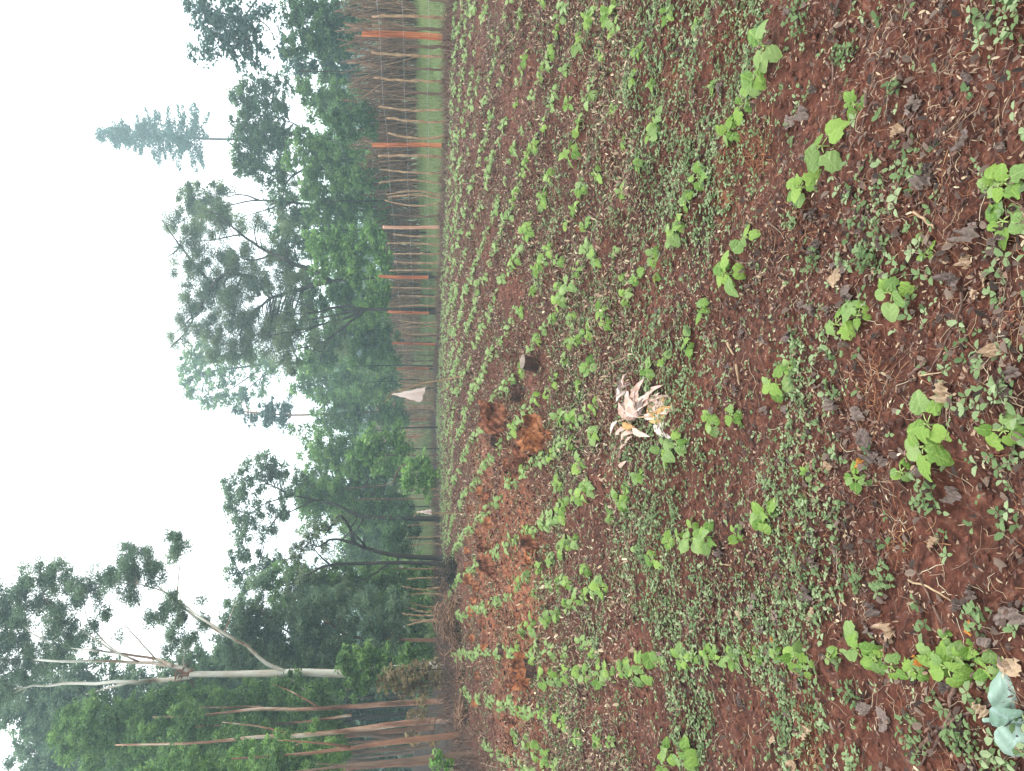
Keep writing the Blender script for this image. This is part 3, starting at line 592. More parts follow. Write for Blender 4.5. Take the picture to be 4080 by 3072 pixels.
TW = [([z4(920, 400), z4(1090, 465), z4(1210, 540)], .006, 'twig_tan', 'straight tan stick lying on dark soil near the camera'),
      ([z4(1250, 1080), z4(1205, 1200), z4(1195, 1320), z4(1110, 1480), z4(1000, 1650)], .011, 'twig', 'thick dark forked branch beside the pale felted plant'),
      ([z4(1195, 1320), z4(1240, 1500), z4(1330, 1570), z4(1380, 1666)], .007, 'twig', 'dark side shoot running from the thick forked branch'),
      ([z3(1285, 250), z3(1270, 380), z3(1240, 480)], .008, 'twig', 'dark stick standing between a brown leaf and weed seedlings'),
      ([z3(1205, 530), z3(1140, 670), z3(1050, 815)], .006, 'twig', 'grey brown stick slanting through weed seedlings'),
      ([z3(1040, 740), z3(930, 830)], .011, 'twig', 'short thick grey stick with a dark end'),
      ([z3(1000, 825), z3(1145, 808)], .005, 'twig_tan', 'short tan stick lying beside the thick grey stick'),
      ([z3(370, 865), z3(290, 920), z3(220, 1000), z3(130, 985)], .006, 'twig', 'curved reddish root arching over the soil'),
      ([z3(390, 1130), z3(310, 1240), z3(260, 1370)], .004, 'twig', 'thin brown stalk leading to the dark charred lump'),
      ([z2(645, 590), z2(650, 690)], .013, 'twig', 'short brown peg beside a yellow green bean plant'), ([z2(695, 670), z2(640, 760), z2(600, 860), z2(520, 1000)], .006, 'twig', 'long brown stick trailing from the short peg'),
      ([z2(425, 320), z2(418, 560)], .009, 'twig', 'straight dark stick beside the grey leaves'), ([z2(620, 1310), z2(650, 1430), z2(765, 1535)], .005, 'twig', 'thin bent stick beside the fine weeds'),
      ([z2(780, 1390), z2(840, 1540), z2(900, 1650)], .005, 'twig', 'thin dark stick at the edge of the bare soil'), ([z2(960, 1405), z2(1030, 1460), z2(1100, 1515)], .009, 'twig_tan', 'thick tan stick beside two upright bean leaves'),
      ([z2(920, 700), z2(890, 760), z2(860, 830)], .004, 'twig_tan', 'pale leaf stalk on the bare soil'), ([z2(1600, 340), z2(1560, 480), z2(1550, 630)], .004, 'twig', 'thin stalk running down to the lowest bean plants'),
      ([z5(1180, 920), z5(1240, 1080), z5(1280, 1260), z5(1345, 1440)], .006, 'twig', 'long dark stick crossing the dense weeds'), ([z5(1235, 1320), z5(1270, 1480), z5(1345, 1660)], .006, 'twig', 'long dark stick reaching the photo border in the weeds'),
      ([z5(1110, 980), z5(1165, 1090)], .006, 'twig', 'short brown stick beside the front bean row'), ([z5(400, 615), z5(330, 610), z5(230, 650), z5(0, 690)], .010, 'twig', 'pinkish branch lying along a bean row by the orange soil'),
      ([z5(1290, 290), z5(1370, 300)], .006, 'twig_tan', 'short orange stick in the weeds'), ([z5(1660, 1310), z5(1530, 1420)], .006, 'twig', 'short dark stick at the edge of the dense weeds'),
      ([z6(1010, 495), z6(930, 560), z6(890, 610)], .012, 'twig', 'red brown stick slanting up between the bean plants'), ([z6(1360, 20), z6(1420, 75), z6(1510, 75)], .007, 'twig', 'bent red brown stick beside the layered bean plant'),
      ([z6(1430, 480), z6(1520, 590), z6(1620, 620)], .005, 'twig', 'thin curved stalk beside a grey leaf'), ([z6(1410, 750), z6(1430, 890)], .011, 'twig_tan', 'short pale piece of wood beside the bean plants'), ([z6(1350, 620), z6(1395, 690)], .011, 'twig_tan', 'small grey piece of wood on the soil'),
      ([z6(690, 1160), z6(780, 1165)], .006, 'twig', 'grey stub of twig beside the dry leaf heap'), ([z6(1300, 330), z6(1290, 480)], .005, 'twig', 'straight brown stalk behind the upright bean leaves'), ([z6(1540, 240), z6(1560, 400)], .005, 'twig', 'thin brown stalk under the layered bean plant'),
      ([z1(980, 480), z1(860, 620), z1(1040, 720)], .007, 'twig', 'bent dark twig in the dense weeds near the fence side'), ([z1(1250, 180), z1(1370, 100)], .005, 'twig', 'thin reddish twig pointing up from the weeds'),
      ([(1245, 1480), (1262, 1492)], .02, 'twig', 'dark short branch between the two bean rows by the grove'), ([(1198, 1395), (1222, 1400)], .014, 'twig', 'dark rotten piece of wood in front of the orange stump'),
      ([(1190, 935), (1150, 960), (1110, 1020)], .010, 'twig', 'grey root running beside the stumps'), ([(1880, 470), (1990, 545)], .006, 'twig', 'thin brown stick crossing bare soil below the bean plants'),
      ([(2045, 1350), (1990, 1240)], .007, 'twig', 'brown stick in the weeds above the front bean plants'), ([(1985, 1625), (2060, 1560), (2150, 1520)], .009, 'twig', 'dark branch crossing the corner of the field beside the felted plant')]
for pts, r_, mt, lab in TW:
    W = [ground(*p) + np.array([0, 0, r_ * .8 + .006]) for p in pts]; n_ = max(5, len(W) * 3); c_ = spline(W, n_)
    c_ = [np.array([p[0] + random.gauss(0, r_ * .3), p[1] + random.gauss(0, r_ * .3), max(p[2], float(gz(p[0], p[1])) + r_ * .5)]) for p in c_]
    s_ = S(); s_.tube(c_, [r_ * .62 * (1 - .55 * i / n_) for i in range(n_)], 6, wob=.35)
    base = c_[0]; s_.v = [tuple(np.array(v) - base) for v in s_.v]
    o = link('stick', s_.mesh('stick'), M[mt], None, base); tag(o, lab, 'stick', 'sticks and roots lying on the soil')

# heap of dry pale leaves on a cut sprig
c0 = ground(*z6(720, 1110))
Y0 = ground(1432, 900)[1]
e = empty('dry_leaf_sprig', c0, 'heap of long dry pale pink and ochre leaves on a cut sprig lying mid field', 'dry leaves')
LV = [((660, 880), (570, 950), 1), ((650, 930), (580, 1000), 1), ((650, 820), (590, 900), 3), ((720, 1050), (718, 880), 0), ((750, 1030), (812, 920), 1), ((700, 1080), (800, 960), 1), ((780, 1070), (905, 998), 2), ((790, 1080), (908, 1038), 2), ((850, 1090), (960, 1055), 2),
      ((700, 1120), (585, 1045), 0), ((710, 1110), (600, 1000), 1), ((690, 1110), (625, 1085), 0), ((820, 1145), (990, 1222), 1), ((690, 1180), (765, 1225), 0), ((660, 1170), (570, 1240), 0), ((690, 1200), (600, 1272), 0), ((690, 1230), (640, 1285), 0), ((640, 1280), (600, 1375), 0),
      ((650, 1400), (603, 1450), 0), ((590, 1130), (545, 1190), 1), ((760, 1100), (860, 1100), 1), ((800, 1100), (880, 1138), 2), ((700, 1170), (620, 1150), 2), ((730, 1060), (690, 950), 1), ((810, 1000), (850, 950), 0), ((700, 1050), (640, 960), 1), ((740, 1090), (760, 990), 3), ((760, 1040), (845, 960), 0)]
DRY = [leaf_mesh('dry_leaf', 'dead', 70 + i, W_=[.16, .2, .15, .19, .24, .2, .2, .17][i], bites=0, fold=.45 if i % 2 else .25, curl=.25 + .1 * (i % 3), crumple=.02, NR=5, NS=26) for i in range(8)]
for i in range(8): DRY[i].materials.append(M[['dry_pink', 'dry_white', 'dry_ochre', 'dead_grey'][i // 2]])
s_ = S(); r = random.Random(3)
for i, (b_, t_, k) in enumerate(LV + [((b_[0] + 12, b_[1] - 14), (t_[0] + 30, t_[1] - 22), 0) for b_, t_, k in LV[:12:2]]):
    lying = i in (12, 17, 18)
    def hp(p_, f_):
        g2 = ground(*z6(*p_)); return at(*z6(*p_), Y0 + (g2[1] - Y0) * f_ if g2[1] > Y0 else g2[1])
    B = hp(b_, .72); T = hp(t_, .64) if not lying else ground(*z6(*t_))
    B = B - ray(*z6(*b_)) * .02; T = T - ray(*z6(*t_)) * r.uniform(.02, .06)
    d = T - B; Ln = np.linalg.norm(d) * 1.12; yaw = math.atan2(d[1], d[0]) - math.pi / 2; pit = math.asin(max(-1, min(1, d[2] / np.linalg.norm(d))))
    o = bpy.data.objects.new('leaf', DRY[k * 2 + i % 2]); C.objects.link(o); o.parent = e; o.location = B - c0; o.rotation_euler = (pit, r.uniform(-.5, .5), yaw); Ln *= 1.14; pl_ = math.hypot(t_[0] - b_[0], t_[1] - b_[1]) * .3254 * pxm(Y0) * 2.2; o.scale = (pl_, Ln, pl_)
    if not lying and i < 28: s_.tube([np.array([0, 0, .03]) + np.array([0, .01, 0]) * (i % 3), (B - c0) * .6 + np.array([0, 0, .02]), B - c0], [.003, .0024, .0018], 5)
s_.tube(spline([ground(*z6(640, 1130)) - c0 + [0, 0, .03], (0, 0, .035), ground(*z6(860, 1100)) - c0 + [0, 0, .03]], 7), [.004] * 7, 6)
link('stem', s_.mesh('stem'), M['twig_tan'], e)

# pale felted plant in the corner
g_ = ground(2204, 1552); e = empty('felted_plant', g_, 'large pale mint green plant with soft felted leaves at the near corner of the field', 'plant')
FL = [leaf_mesh('felted_leaf', 'dead', 90 + i, W_=[.62, .8, .62, .9][i], bites=0, fold=.18, curl=.35, NR=7, NS=34) for i in range(4)]
for f_ in FL: f_.materials.append(M['felt'])
hub = g_ + np.array([0, 0, .10])
s_ = S(); s_.tube([(0, 0, -.02), (0, 0, .1)], [.006, .005], 6); link('stem', s_.mesh('stem'), M['felt'], e)
hs = at(2195, 1555, hub[1]); hub = np.array([hs[0], hub[1], hs[2]])
for i, (dx, dy, off) in enumerate([(2172, 1462, -.02), (2152, 1545, -.03), (2188, 1648, .02), (2225, 1520, .04), (2228, 1600, .04)]):
    T = at(dx, dy, hub[1] + off); d = T - hub; Ln = np.linalg.norm(d); yv = Vector(d / Ln); nv = Vector((random.uniform(-.2, .2), -.75, .65)); xv = yv.cross(nv).normalized(); nv = xv.cross(yv).normalized()
    o = link('leaf', FL[i % 4], None, e, hub - g_ + np.array([0, -.004 * i, .002 * i])); o.rotation_euler = Matrix((xv, yv, nv)).transposed().to_euler(); o.scale = (Ln * 1.15, Ln * 1.1, Ln * 1.1)

# ------------------------------------------------------------------ stumps
def stump(d, w_px, h_px, mt, lab, seed, top=.8, jag=.35, lean=(0, 0), name='tree_stump', hollow=True, squash=1.0, flat=False, cap=None, flare=.35):
    r = random.Random(seed); g_ = ground(*d); k = 1.844 / F * (g_[1] + .1); R_ = w_px * k / 2; H = h_px * k
    NS, NR = 54, 13; V = []; ph = [r.uniform(0, 6.28) for _ in range(6)]
    for j in range(NR):
        t = j / (NR - 1)
        for i in range(NS):
            a = 2 * math.pi * i / NS
            lob = 1 + .16 * math.sin(3 * a + ph[0]) + .11 * math.sin(5 * a + ph[1]) + .06 * math.sin(11 * a + ph[2])
            if flat: lob = 1 + .05 * math.sin(2 * a + ph[0])
            rr = R_ * (top + (1 - top) * (1 - t) + flare * (1 - t) ** 3) * (lob + (0 if flat else .16 * (vn(a * 4 + seed, t * 2.5, .4, seed + 5) - .5) + .05 * (vn(a * 9, t * 4, .5, seed + 6) - .5))) * (1 + (.10 if not flat else .03) * (vn(a * 3 + seed, t * 5, .5, seed) - .5) * 2)
            e_ = (1 - jag * (.6 * vn(a * 1.6 + seed * 3, 0, .5, seed) + .2 * vn(a * 6 + seed, 0, .5, seed + 1) + .35 * max(0, math.sin(a + ph[3])))) if not flat else 1
            zt = H * t * e_
            V.append((math.cos(a) * rr + lean[0] * zt, math.sin(a) * rr * squash + lean[1] * zt, zt - .05 * (1 - t)))
    Fc = [(j * NS + i, j * NS + (i + 1) % NS, (j + 1) * NS + (i + 1) % NS, (j + 1) * NS + i) for j in range(NR - 1) for i in range(NS)]
    n0 = len(V); topc = (lean[0] * H, lean[1] * H)
    if not flat:
        for q_, zf in ((.72, .62), (.4, .42)):
            for i in range(NS):
                x_, y_, z_ = V[(NR - 1) * NS + i]; V.append((topc[0] + (x_ - topc[0]) * q_ * r.uniform(.9, 1.1), topc[1] + (y_ - topc[1]) * q_ * r.uniform(.9, 1.1), z_ * (zf if hollow else 1 - .15 * (1 - q_)) * r.uniform(.85, 1.1)))
        Fc += [((NR - 1) * NS + i, (NR - 1) * NS + (i + 1) % NS, n0 + (i + 1) % NS, n0 + i) for i in range(NS)] + [(n0 + i, n0 + (i + 1) % NS, n0 + NS + (i + 1) % NS, n0 + NS + i) for i in range(NS)]
        V.append((topc[0], topc[1], H * .4 if hollow else H * .8)); Fc += [(n0 + NS + i, n0 + NS + (i + 1) % NS, len(V) - 1) for i in range(NS)]
    s_ = S(); s_.add(V, Fc); me = s_.mesh('stump', smooth=flat)
    if flat or cap:
        e = empty(name, g_, lab, 'stump', 'stumps and root clods in the field'); o = link('bark', me, M[mt], e)
        if flat:
            c_ = [V[(NR - 1) * NS + i] for i in range(NS)]; cx = np.mean(c_, 0); V2 = [(p_[0], p_[1], p_[2] + .001) for p_ in c_] + [tuple(cx + [0, 0, .004])]
            q_ = S(); q_.add(V2, [(i, (i + 1) % NS, NS) for i in range(NS)]); link('cut_face', q_.mesh('cut_face'), M[cap or 'cut'], e)
        return e
    return tag(link(name, me, M[mt], None, g_), lab, 'stump', 'stumps and root clods in the field')
st = stump((1163, 793), 30, 42, 'stump_dark', 'short round cut stump with a slanting grey cut face beside the row of ragged stumps', 1, top=1.0, jag=0, lean=(.15, -.25), flat=True, flare=.15)
st.rotation_euler = (.25, .12, 0)
stump((1125, 848), 36, 24, 'stump_dark', 'low dark rounded stump between the round cut stump and the ragged ones', 2, top=.8, jag=.3)
stump((1090, 912), 52, 62, 'stump', 'ragged brown stump with a dark hollow side, standing behind the wedge shaped one', 3, top=1.15, jag=.35, squash=.8, lean=(.2, 0))
stump((1170, 945), 70, 62, 'stump_orange', 'wedge shaped orange brown stump tilting over, largest of the ragged group', 4, top=1.0, jag=.75, squash=.75, lean=(.15, -.1), flare=.15)
stump((1078, 945), 34, 22, 'stump_dark', 'dark rotten core beside the ragged brown stump', 5, top=.9, jag=.4)
stump((1135, 987), 36, 34, 'stump', 'broken crumbling stump with a pale split edge beside the wedge shaped stump', 6, top=1.0, jag=.6)
stump((1100, 1003), 30, 16, 'stump', 'small reddish root clod behind the crumbling stump', 7)
stump((1058, 1085), 42, 22, 'stump', 'low reddish brown stump in the orange soil', 8, top=.85, jag=.4)
stump((1062, 1128), 28, 20, 'stump_orange', 'bright orange lump of earth beside the low reddish stump', 9, top=.6, jag=.4, hollow=False)
stump((1052, 1178), 26, 26, 'stump', 'narrow red brown stump in front of the dark broken one', 10, jag=.5)
stump((1064, 1218), 44, 42, 'stump', 'dark broken stump beyond the orange soil', 11, top=.75, jag=.7, squash=.8)
stump((1020, 1250), 24, 26, 'stump_orange', 'orange root clod at the far side of the orange soil', 12, jag=.6)
stump((1035, 1268), 22, 16, 'stump_orange', 'small orange lump beside the dark broken stump', 13, hollow=False)
stump((1160, 1170), 30, 40, 'stump', 'rounded brown stump with bean leaves growing round it', 14, top=.75, jag=.2, hollow=False)
stump((1148, 1205), 34, 18, 'stump_orange', 'orange clod beside the rounded brown stump', 15, top=.7, hollow=False)
stump((1022, 1320), 24, 12, 'stump_orange', 'small orange clod close to the brush heap', 16, hollow=False)
stump((1026, 1378), 18, 16, 'stump_orange', 'tiny orange stump at the field edge by the red trunk', 17, jag=.5)
stump((1140, 1428), 34, 44, 'stump_orange', 'eroded orange stump with a dark hollow beside the densest bean row, fence side half', 18, top=1.0, jag=.55, squash=.8)
stump((1145, 1462), 46, 46, 'stump_orange', 'eroded orange stump beside the densest bean row, grove side half with the taller rim', 19, top=.95, jag=.5, squash=.8)
stump((1152, 1444), 34, 22, 'stump_dark', 'dark hollow root core between the two orange halves', 20, top=.95, jag=.4)
stump((1112, 1580), 40, 22, 'stump', 'low ragged red stump close to the grove', 21, jag=.6)
for i_, (dx_, dy_, w_, h_) in enumerate([(1040, 1060, 20, 14), (1018, 1100, 16, 12), (1036, 1150, 22, 14), (1014, 1190, 16, 14), (1010, 1225, 20, 12), (1078, 1250, 18, 14), (1030, 1300, 20, 16), (1046, 1345, 18, 14), (1016, 1350, 14, 12), (1050, 1400, 18, 14), (1010, 1420, 16, 14), (1035, 1460, 20, 12), (1030, 1520, 18, 14), (1118, 1330, 18, 12), (1100, 1480, 16, 12), (1190, 940, 22, 12), (1120, 1035, 22, 14)]):
    stump((dx_, dy_), w_, h_, 'stump' if i_ % 3 else 'stump_orange', 'small ragged lump of red earth and root scattered beyond the ragged stumps', 40 + i_, top=.8, jag=.6, hollow=i_ % 2 == 0, name='root_clod')
stump((1085, 1405), 22, 12, 'stump_dark', 'small dark clod behind the eroded orange stump', 22)
stump((2012 - 115, 985), 24, 14, 'stump_dark', 'black charred lump on the soil beside an orange leaf', 23, name='charred_lump', jag=.3, hollow=False)
stump((1640, 330), 26, 10, 'stump_dark', 'dark hollow clod with red rootlets near the fence side', 24, name='soil_clod', jag=.5)
stump((1250, 495), 22, 10, 'stump', 'low red clod between bean plants near the fence side', 25, name='soil_clod', jag=.5)

# ------------------------------------------------------------------ fence of split posts, live stakes and wire
def on_line(dy, off=0.0):
    d = ray(900, dy); k = d[0] / d[1]; y = (OFF + off) / (k + SL); return k * y, y
g0 = gp(*on_line(80)); fen = empty('stake_fence', g0, 'field fence of split orange posts, thin crooked stakes and wires along the grass strip', 'fence')
POSTS = [(80, 783, 978, 27, 0), (315, 805, 963, 20, 0), (491, 828, 958, 15, 1), (598, 820, 949, 15, 0), (675, 838, 947, 12, 0), (743, 847, 949, 12, 0), (797, 857, 946, 9, 0), (906, 865, 945, 9, 0), (943, 868, 943, 5, 0), (981, 872, 943, 8, 0), (1000, 885, 941, 5, 0)]
for i, (dy, top, bot, wpx, pale) in enumerate(POSTS):
    x, y = on_line(dy); b_ = gp(x, y); H = at(top, dy, y)[2] - b_[2]; W_ = max(wpx * .23, 2.3) * pxm(y); r = random.Random(i)
    NSg = 9; V = []; Fc = []; jj = [(-1, -.7), (-.2, -.85), (1, -.75), (1.05, .6), (.1, .8), (-.95, .65)]
    for j in range(NSg):
        t = j / (NSg - 1)
        for (a, b2) in jj: V.append((a * W_ * (1.06 - .12 * t) + r.gauss(0, W_ * .05) + W_ * .5 * math.sin(t * 3 + i), b2 * W_ * .8 + r.gauss(0, W_ * .05), -.1 + (H + .1) * t + (r.uniform(-.03, .03) if j == NSg - 1 else 0)))
    n6 = 6; cut = 2 if i in (3, 4, 6, 7, 9) else 1
    def part(a0, a1, nm, mt):
        VV = V[a0 * 6:(a1 + 1) * 6]; m_ = a1 - a0 + 1
        FF = [(q_ * 6 + k, q_ * 6 + (k + 1) % 6, (q_ + 1) * 6 + (k + 1) % 6, (q_ + 1) * 6 + k) for q_ in range(m_ - 1) for k in range(6)] + [tuple(range(6))[::-1], tuple((m_ - 1) * 6 + k for k in range(6))]
        s_ = S(); s_.add(VV, FF); return s_.mesh(nm, False)
    o = link('post', part(cut, NSg - 1, 'post', 1), M['post_pale' if pale else 'post'], fen, b_ - g0); o.rotation_euler.z = math.atan2(-x, y) * .7
    o['label'] = 'pale pinkish split post' if pale else ('widest split post at the fence end' if i == 0 else 'split orange timber post')
    f_ = link('post_foot', part(0, cut, 'post_foot', 1), M['char'], o); f_['label'] = 'dark tarred foot of the post'
STK = [37, 118, 148, 173, 203, 232, 260, 287, 338, 372, 398, 430, 463, 505, 530, 549, 567, 584, 622, 640, 662, 693, 710, 725, 733, 757, 768, 778, 788, 806, 815, 826, 838, 850, 862, 874, 884, 893, 915, 925, 934, 952, 962, 970, 988, 994, 5, 60, 96] + list(range(795, 1010, 3))
def stake_mesh(H, r, r0=.019, bend=.05):
    n_ = 16; P = []; a = r.uniform(0, 6.28); kx, ky = r.gauss(0, bend), r.gauss(0, bend * .6); lx, ly = r.gauss(0, .02), r.gauss(0, .02)
    for i in range(n_):
        t = i / (n_ - 1); P.append((kx * math.sin(t * 3.14) + lx * t + r.gauss(0, .006), ky * math.sin(t * 3.14) + ly * t + r.gauss(0, .006), -.08 + (H + .08) * t))
    s_ = S(); s_.tube(P, [r0 * (1.15 - .4 * i / n_) * (1.25 if i % 3 == 1 else .92) for i in range(n_)], 7, wob=.25)
    for k in range(3):
        i = r.randrange(6, n_ - 1); a = r.uniform(0, 6.28); p_ = np.array(P[i]); s_.tube([p_, p_ + np.array([math.cos(a) * .04, math.sin(a) * .04, .05])], [r0 * .4, r0 * .2], 4)
    return s_.mesh('stake')
for i, dy in enumerate(STK):
    x, y = on_line(dy); r = random.Random(60 + i); b_ = gp(x, y); H = r.uniform(1.32, 1.65); far_ = i > 52
    o = link('stake', stake_mesh(H, r, r.uniform(.021, .032) * (1.25 if far_ else 1)), M['stake' if far_ or r.random() < .75 else 'bark_brown'], fen, b_ - g0)
for dy, sgn in ((425, 1), (433, -1), (705, 1), (715, -1), (728, 1)):     # bowed stakes tied at their tops
    x, y = on_line(dy); b_ = gp(x, y); n_ = 14; s_ = S()
    s_.tube([(sgn * .12 * math.sin(t / 13 * 3.14) + .02 * sgn, 0, -.05 + 1.55 * t / 13) for t in range(n_)], [.026 - .0008 * t for t in range(n_)], 6, wob=.3)
    link('stake', s_.mesh('stake'), M['stake'], fen, b_ - g0)
for hz in (1.38, .94, .47):
    s_ = S(); P = []
    for y in np.arange(12.2, 37, .9):
        x = OFF - SL * y; P.append(np.array([x - .03, y, float(gz(x, y, False)) + hz + .02 * math.sin(y * 2.1)]) - g0)
    s_.tube(P, [.0028] * len(P), 4); link('wire', s_.mesh('wire'), M['wire'], fen)

# second fence: dense dark sticks on top of the grass bank
LOFF = 4.6 * 1.062
def line2(dy, off=LOFF):
    d = ray(900, dy); k = d[0] / d[1]; y = (OFF + off) / (k + SL); return k * y, y
g1 = gp(*line2(100)); fe2 = empty('brush_fence', g1, 'dense fence of dark upright and slanting sticks along the top of the grass bank', 'fence')
r = random.Random(77)
for i in range(90):
    dy = -20 + 1030 * (i / 89) ** .9 + r.uniform(-4, 4); x, y = line2(dy, LOFF + r.gauss(0, .12)); b_ = gp(x, y); H = r.uniform(1.45, 2.15)
    s_ = S(); lx = r.gauss(0, .16); s_.tube(spline([(0, 0, -.1), (lx * .5 + r.gauss(0, .05), r.gauss(0, .05), H * .5), (lx, r.gauss(0, .1), H)], 8), [r.uniform(.02, .042) * (1 - .05 * k) for k in range(8)], 6, wob=.3)
    link('pole', s_.mesh('pole'), M['stick_dark' if r.random() < .8 else 'bark_dark'], fe2, b_ - g1)
s_ = S()
for i in range(2100):
    dy = -40 + 1050 * (r.random()) ** .8; x, y = line2(dy, LOFF + r.gauss(.1, .22)); b_ = gp(x, y) - g1
    slant = r.gauss(-.12, .24) if (int(dy) // 60) % 3 else r.gauss(.06, .16); h0 = r.uniform(-.05, .6); Ln = r.uniform(.8, 1.75)
    d = np.array([math.sin(slant), r.gauss(0, .12), math.cos(slant)]) * Ln; p0 = b_ + np.array([0, 0, h0]); n_ = 5; sag = r.gauss(0, .05)
    s_.tube([p0 + d * k / 4 + np.array([sag * math.sin(k / 4 * 3.14), 0, 0]) for k in range(n_)], [r.uniform(.009, .018)] * n_, 4, cap=False)
o = link('brush', s_.mesh('brush'), M['stick_dark'], fe2); o['kind'] = 'stuff'
s_ = S()
for i in range(330):
    dy = -40 + 1050 * (r.random()) ** .8; x, y = line2(dy, LOFF + r.gauss(.0, .2)); b_ = gp(x, y) - g1; sl = r.gauss(0, .18); H = r.uniform(.9, 1.8)
    s_.tube([b_ + np.array([sl * t, 0, H * t - .05]) for t in (0, .3, .6, 1)], [.014, .013, .011, .008], 5, cap=False)
for i in range(800):
    dy = r.uniform(600, 1010); x, y = line2(dy, LOFF + r.gauss(-.2, .3)); b_ = gp(x, y) - g1; sl = r.gauss(0, .2); H = r.uniform(1.0, 1.95)
    s_.tube([b_ + np.array([sl * t, 0, H * t - .05]) for t in (0, .3, .6, 1)], [.02, .019, .017, .012], 5, cap=False)
o = link('light_brush', s_.mesh('light_brush'), M['stake'], fe2); o['kind'] = 'stuff'

# ------------------------------------------------------------------ plastic bags hung on bent poles
M['plastic'] = bpy.data.materials.new('plastic_sheet'); M['plastic'].use_nodes = True
_p = M['plastic'].node_tree.nodes['Principled BSDF']; _p.inputs['Base Color'].default_value = (.72, .60, .54, 1); _p.inputs['Roughness'].default_value = .35
_t = M['plastic'].node_tree.nodes.new('ShaderNodeBsdfTranslucent'); _t.inputs[0].default_value = (.72, .60, .55, 1)
_m = M['plastic'].node_tree.nodes.new('ShaderNodeMixShader'); _m.inputs[0].default_value = .4
for a_, b_ in ((_p.outputs[0], _m.inputs[1]), (_t.outputs[0], _m.inputs[2]), (_m.outputs[0], M['plastic'].node_tree.nodes['Material Output'].inputs[0])): M['plastic'].node_tree.links.new(a_, b_)
def bag(base, pole_pts, tri, lab, lab2, sc_=1):
    g_ = ground(*base); Yb = g_[1]
    P = [g_ + np.array([0, 0, -.1])] + [at(a, b_, Yb) for a, b_ in pole_pts]
    s_ = S(); c_ = spline(P, 16); s_.tube([p_ - g_ for p_ in c_], [.011 * sc_ * (1 - .045 * i) for i in range(16)], 6, wob=.3)
    s2 = [at(a, b_, Yb) - g_ for a, b_ in ((pole_pts[-2][0] + 8, pole_pts[-2][1]), (pole_pts[-1][0] + 2, pole_pts[-1][1] + 4), (pole_pts[-1][0] - 4, pole_pts[-1][1] + 12))]
    s_.tube(spline(s2, 6), [.005 * sc_] * 6, 5)
    tag(link('bent_pole', s_.mesh('bent_pole'), M['stake'], None, g_), lab2, 'pole')
    A, B, D = [at(a, b_, Yb - .02) for a, b_ in tri]; n_ = 12; V = []; Fc = []
    for side in (1, -1):
        o_ = len(V)
        for i in range(n_):
            t = i / (n_ - 1)
            for j in range(n_):
                u = j / (n_ - 1); p_ = A * (1 - t) + (B * (1 - u) + D * u) * t
                bul = side * (.035 * math.sin(u * 3.14) * math.sin(min(1, t * 1.1) * 2.6) + .002) + .012 * math.sin(u * 17 + t * 4) * t
                V.append(tuple(p_ - A + np.array([.006 * math.sin(t * 20 + u * 5), -bul, (.01 * math.sin(u * 14)) * t])))
        Fc += [(o_ + i * n_ + j, o_ + i * n_ + j + 1, o_ + (i + 1) * n_ + j + 1, o_ + (i + 1) * n_ + j) for i in range(n_ - 1) for j in range(n_ - 1)]
    s_ = S(); s_.add(V, Fc); tag(link('plastic_bag', s_.mesh('plastic_bag'), M['plastic'], None, A), lab, 'plastic bag')
bag((1012, 808), [(960, 820), (910, 829), (880, 840), (852, 846), (835, 858)], [(846, 852), (921, 836), (909, 869)], 'pinkish white triangular plastic bag hanging from a bent pole beyond the stumps', 'tall bent pole carrying the large triangular plastic bag')
bag((1005, 1110), [(960, 1109), (930, 1108), (905, 1107), (897, 1106)], [(900, 1106), (931, 1100), (932, 1112)], 'small pale plastic bag on a thin stick before the green garden', 'thin straight stick carrying the small pale plastic bag', .8)

# ------------------------------------------------------------------ grass, tall grass, edge brush
def blades(x, y, H, Wd, tint, q, lean=.35):
    n = len(x); z = gz(x, y); a = RNG.random(n) * 6.28; b_ = RNG.random(n) * 6.28; P = np.stack([x, y, z - .01], -1)
    side = np.stack([np.cos(a), np.sin(a), np.zeros(n)], -1) * (Wd / 2)[:, None]; ln = np.abs(RNG.normal(0, lean, n))
    tip = P + np.stack([np.cos(b_) * H * ln, np.sin(b_) * H * ln, H], -1); mid = (P + tip) / 2 + np.array([0, 0, 1.]) * (H * .1)[:, None]
    q.add(np.stack([P - side, P + side, mid + side * .7, mid - side * .7], 1), tint); q.add(np.stack([mid - side * .7, mid + side * .7, tip + side * .08, tip - side * .08], 1), tint)
q = Q(); n = 110000; s_ = RNG.uniform(.12, 5.2, n); y = 7 + 34 * RNG.random(n) ** 1.1; x = OFF + s_ * 1.062 - SL * y; ok = (np.abs(x) / y < .62) & (RNG.random(n) < .35 + .9 * vn(x, y, .7, 41)) & (x > -3.4)
x, y, s_ = x[ok], y[ok], s_[ok]; blades(x, y, RNG.uniform(.05, .16, len(x)), RNG.uniform(.006, .013, len(x)) * (1 + .02 * y), np.clip(RNG.beta(2, 2, len(x)) * .7 + .5 * vn(x, y, 1.3, 42) - .1, 0, 1), q)
tag(link('grass_strip', q.mesh('grass_strip'), M['grass']), 'short grass on the bank between the two fences', 'grass', kind='stuff')
q = Q(); n = 60000; y = RNG.uniform(18, 48, n); x = left_edge(y) - .6 - RNG.random(n) * 14; ok = (np.abs(x) / y < .5) & (x > -8.8) & (y > 20); x, y = x[ok], y[ok]
blades(x, y, RNG.uniform(.12, .34, len(x)), RNG.uniform(.018, .035, len(x)), np.clip(.45 + RNG.normal(0, .2, len(x)), 0, 1), q)
tag(link('garden_grass', q.mesh('garden_grass'), M['grass']), 'bright green grass and crops of the garden behind the far field edge', 'grass', kind='stuff')
q = Q(); n = 26000; y = 37 + 25 * RNG.random(n); x = RNG.uniform(-11, 8, n); blades(x, y, RNG.uniform(.2, .7, n), RNG.uniform(.03, .06, n), RNG.random(n), q)
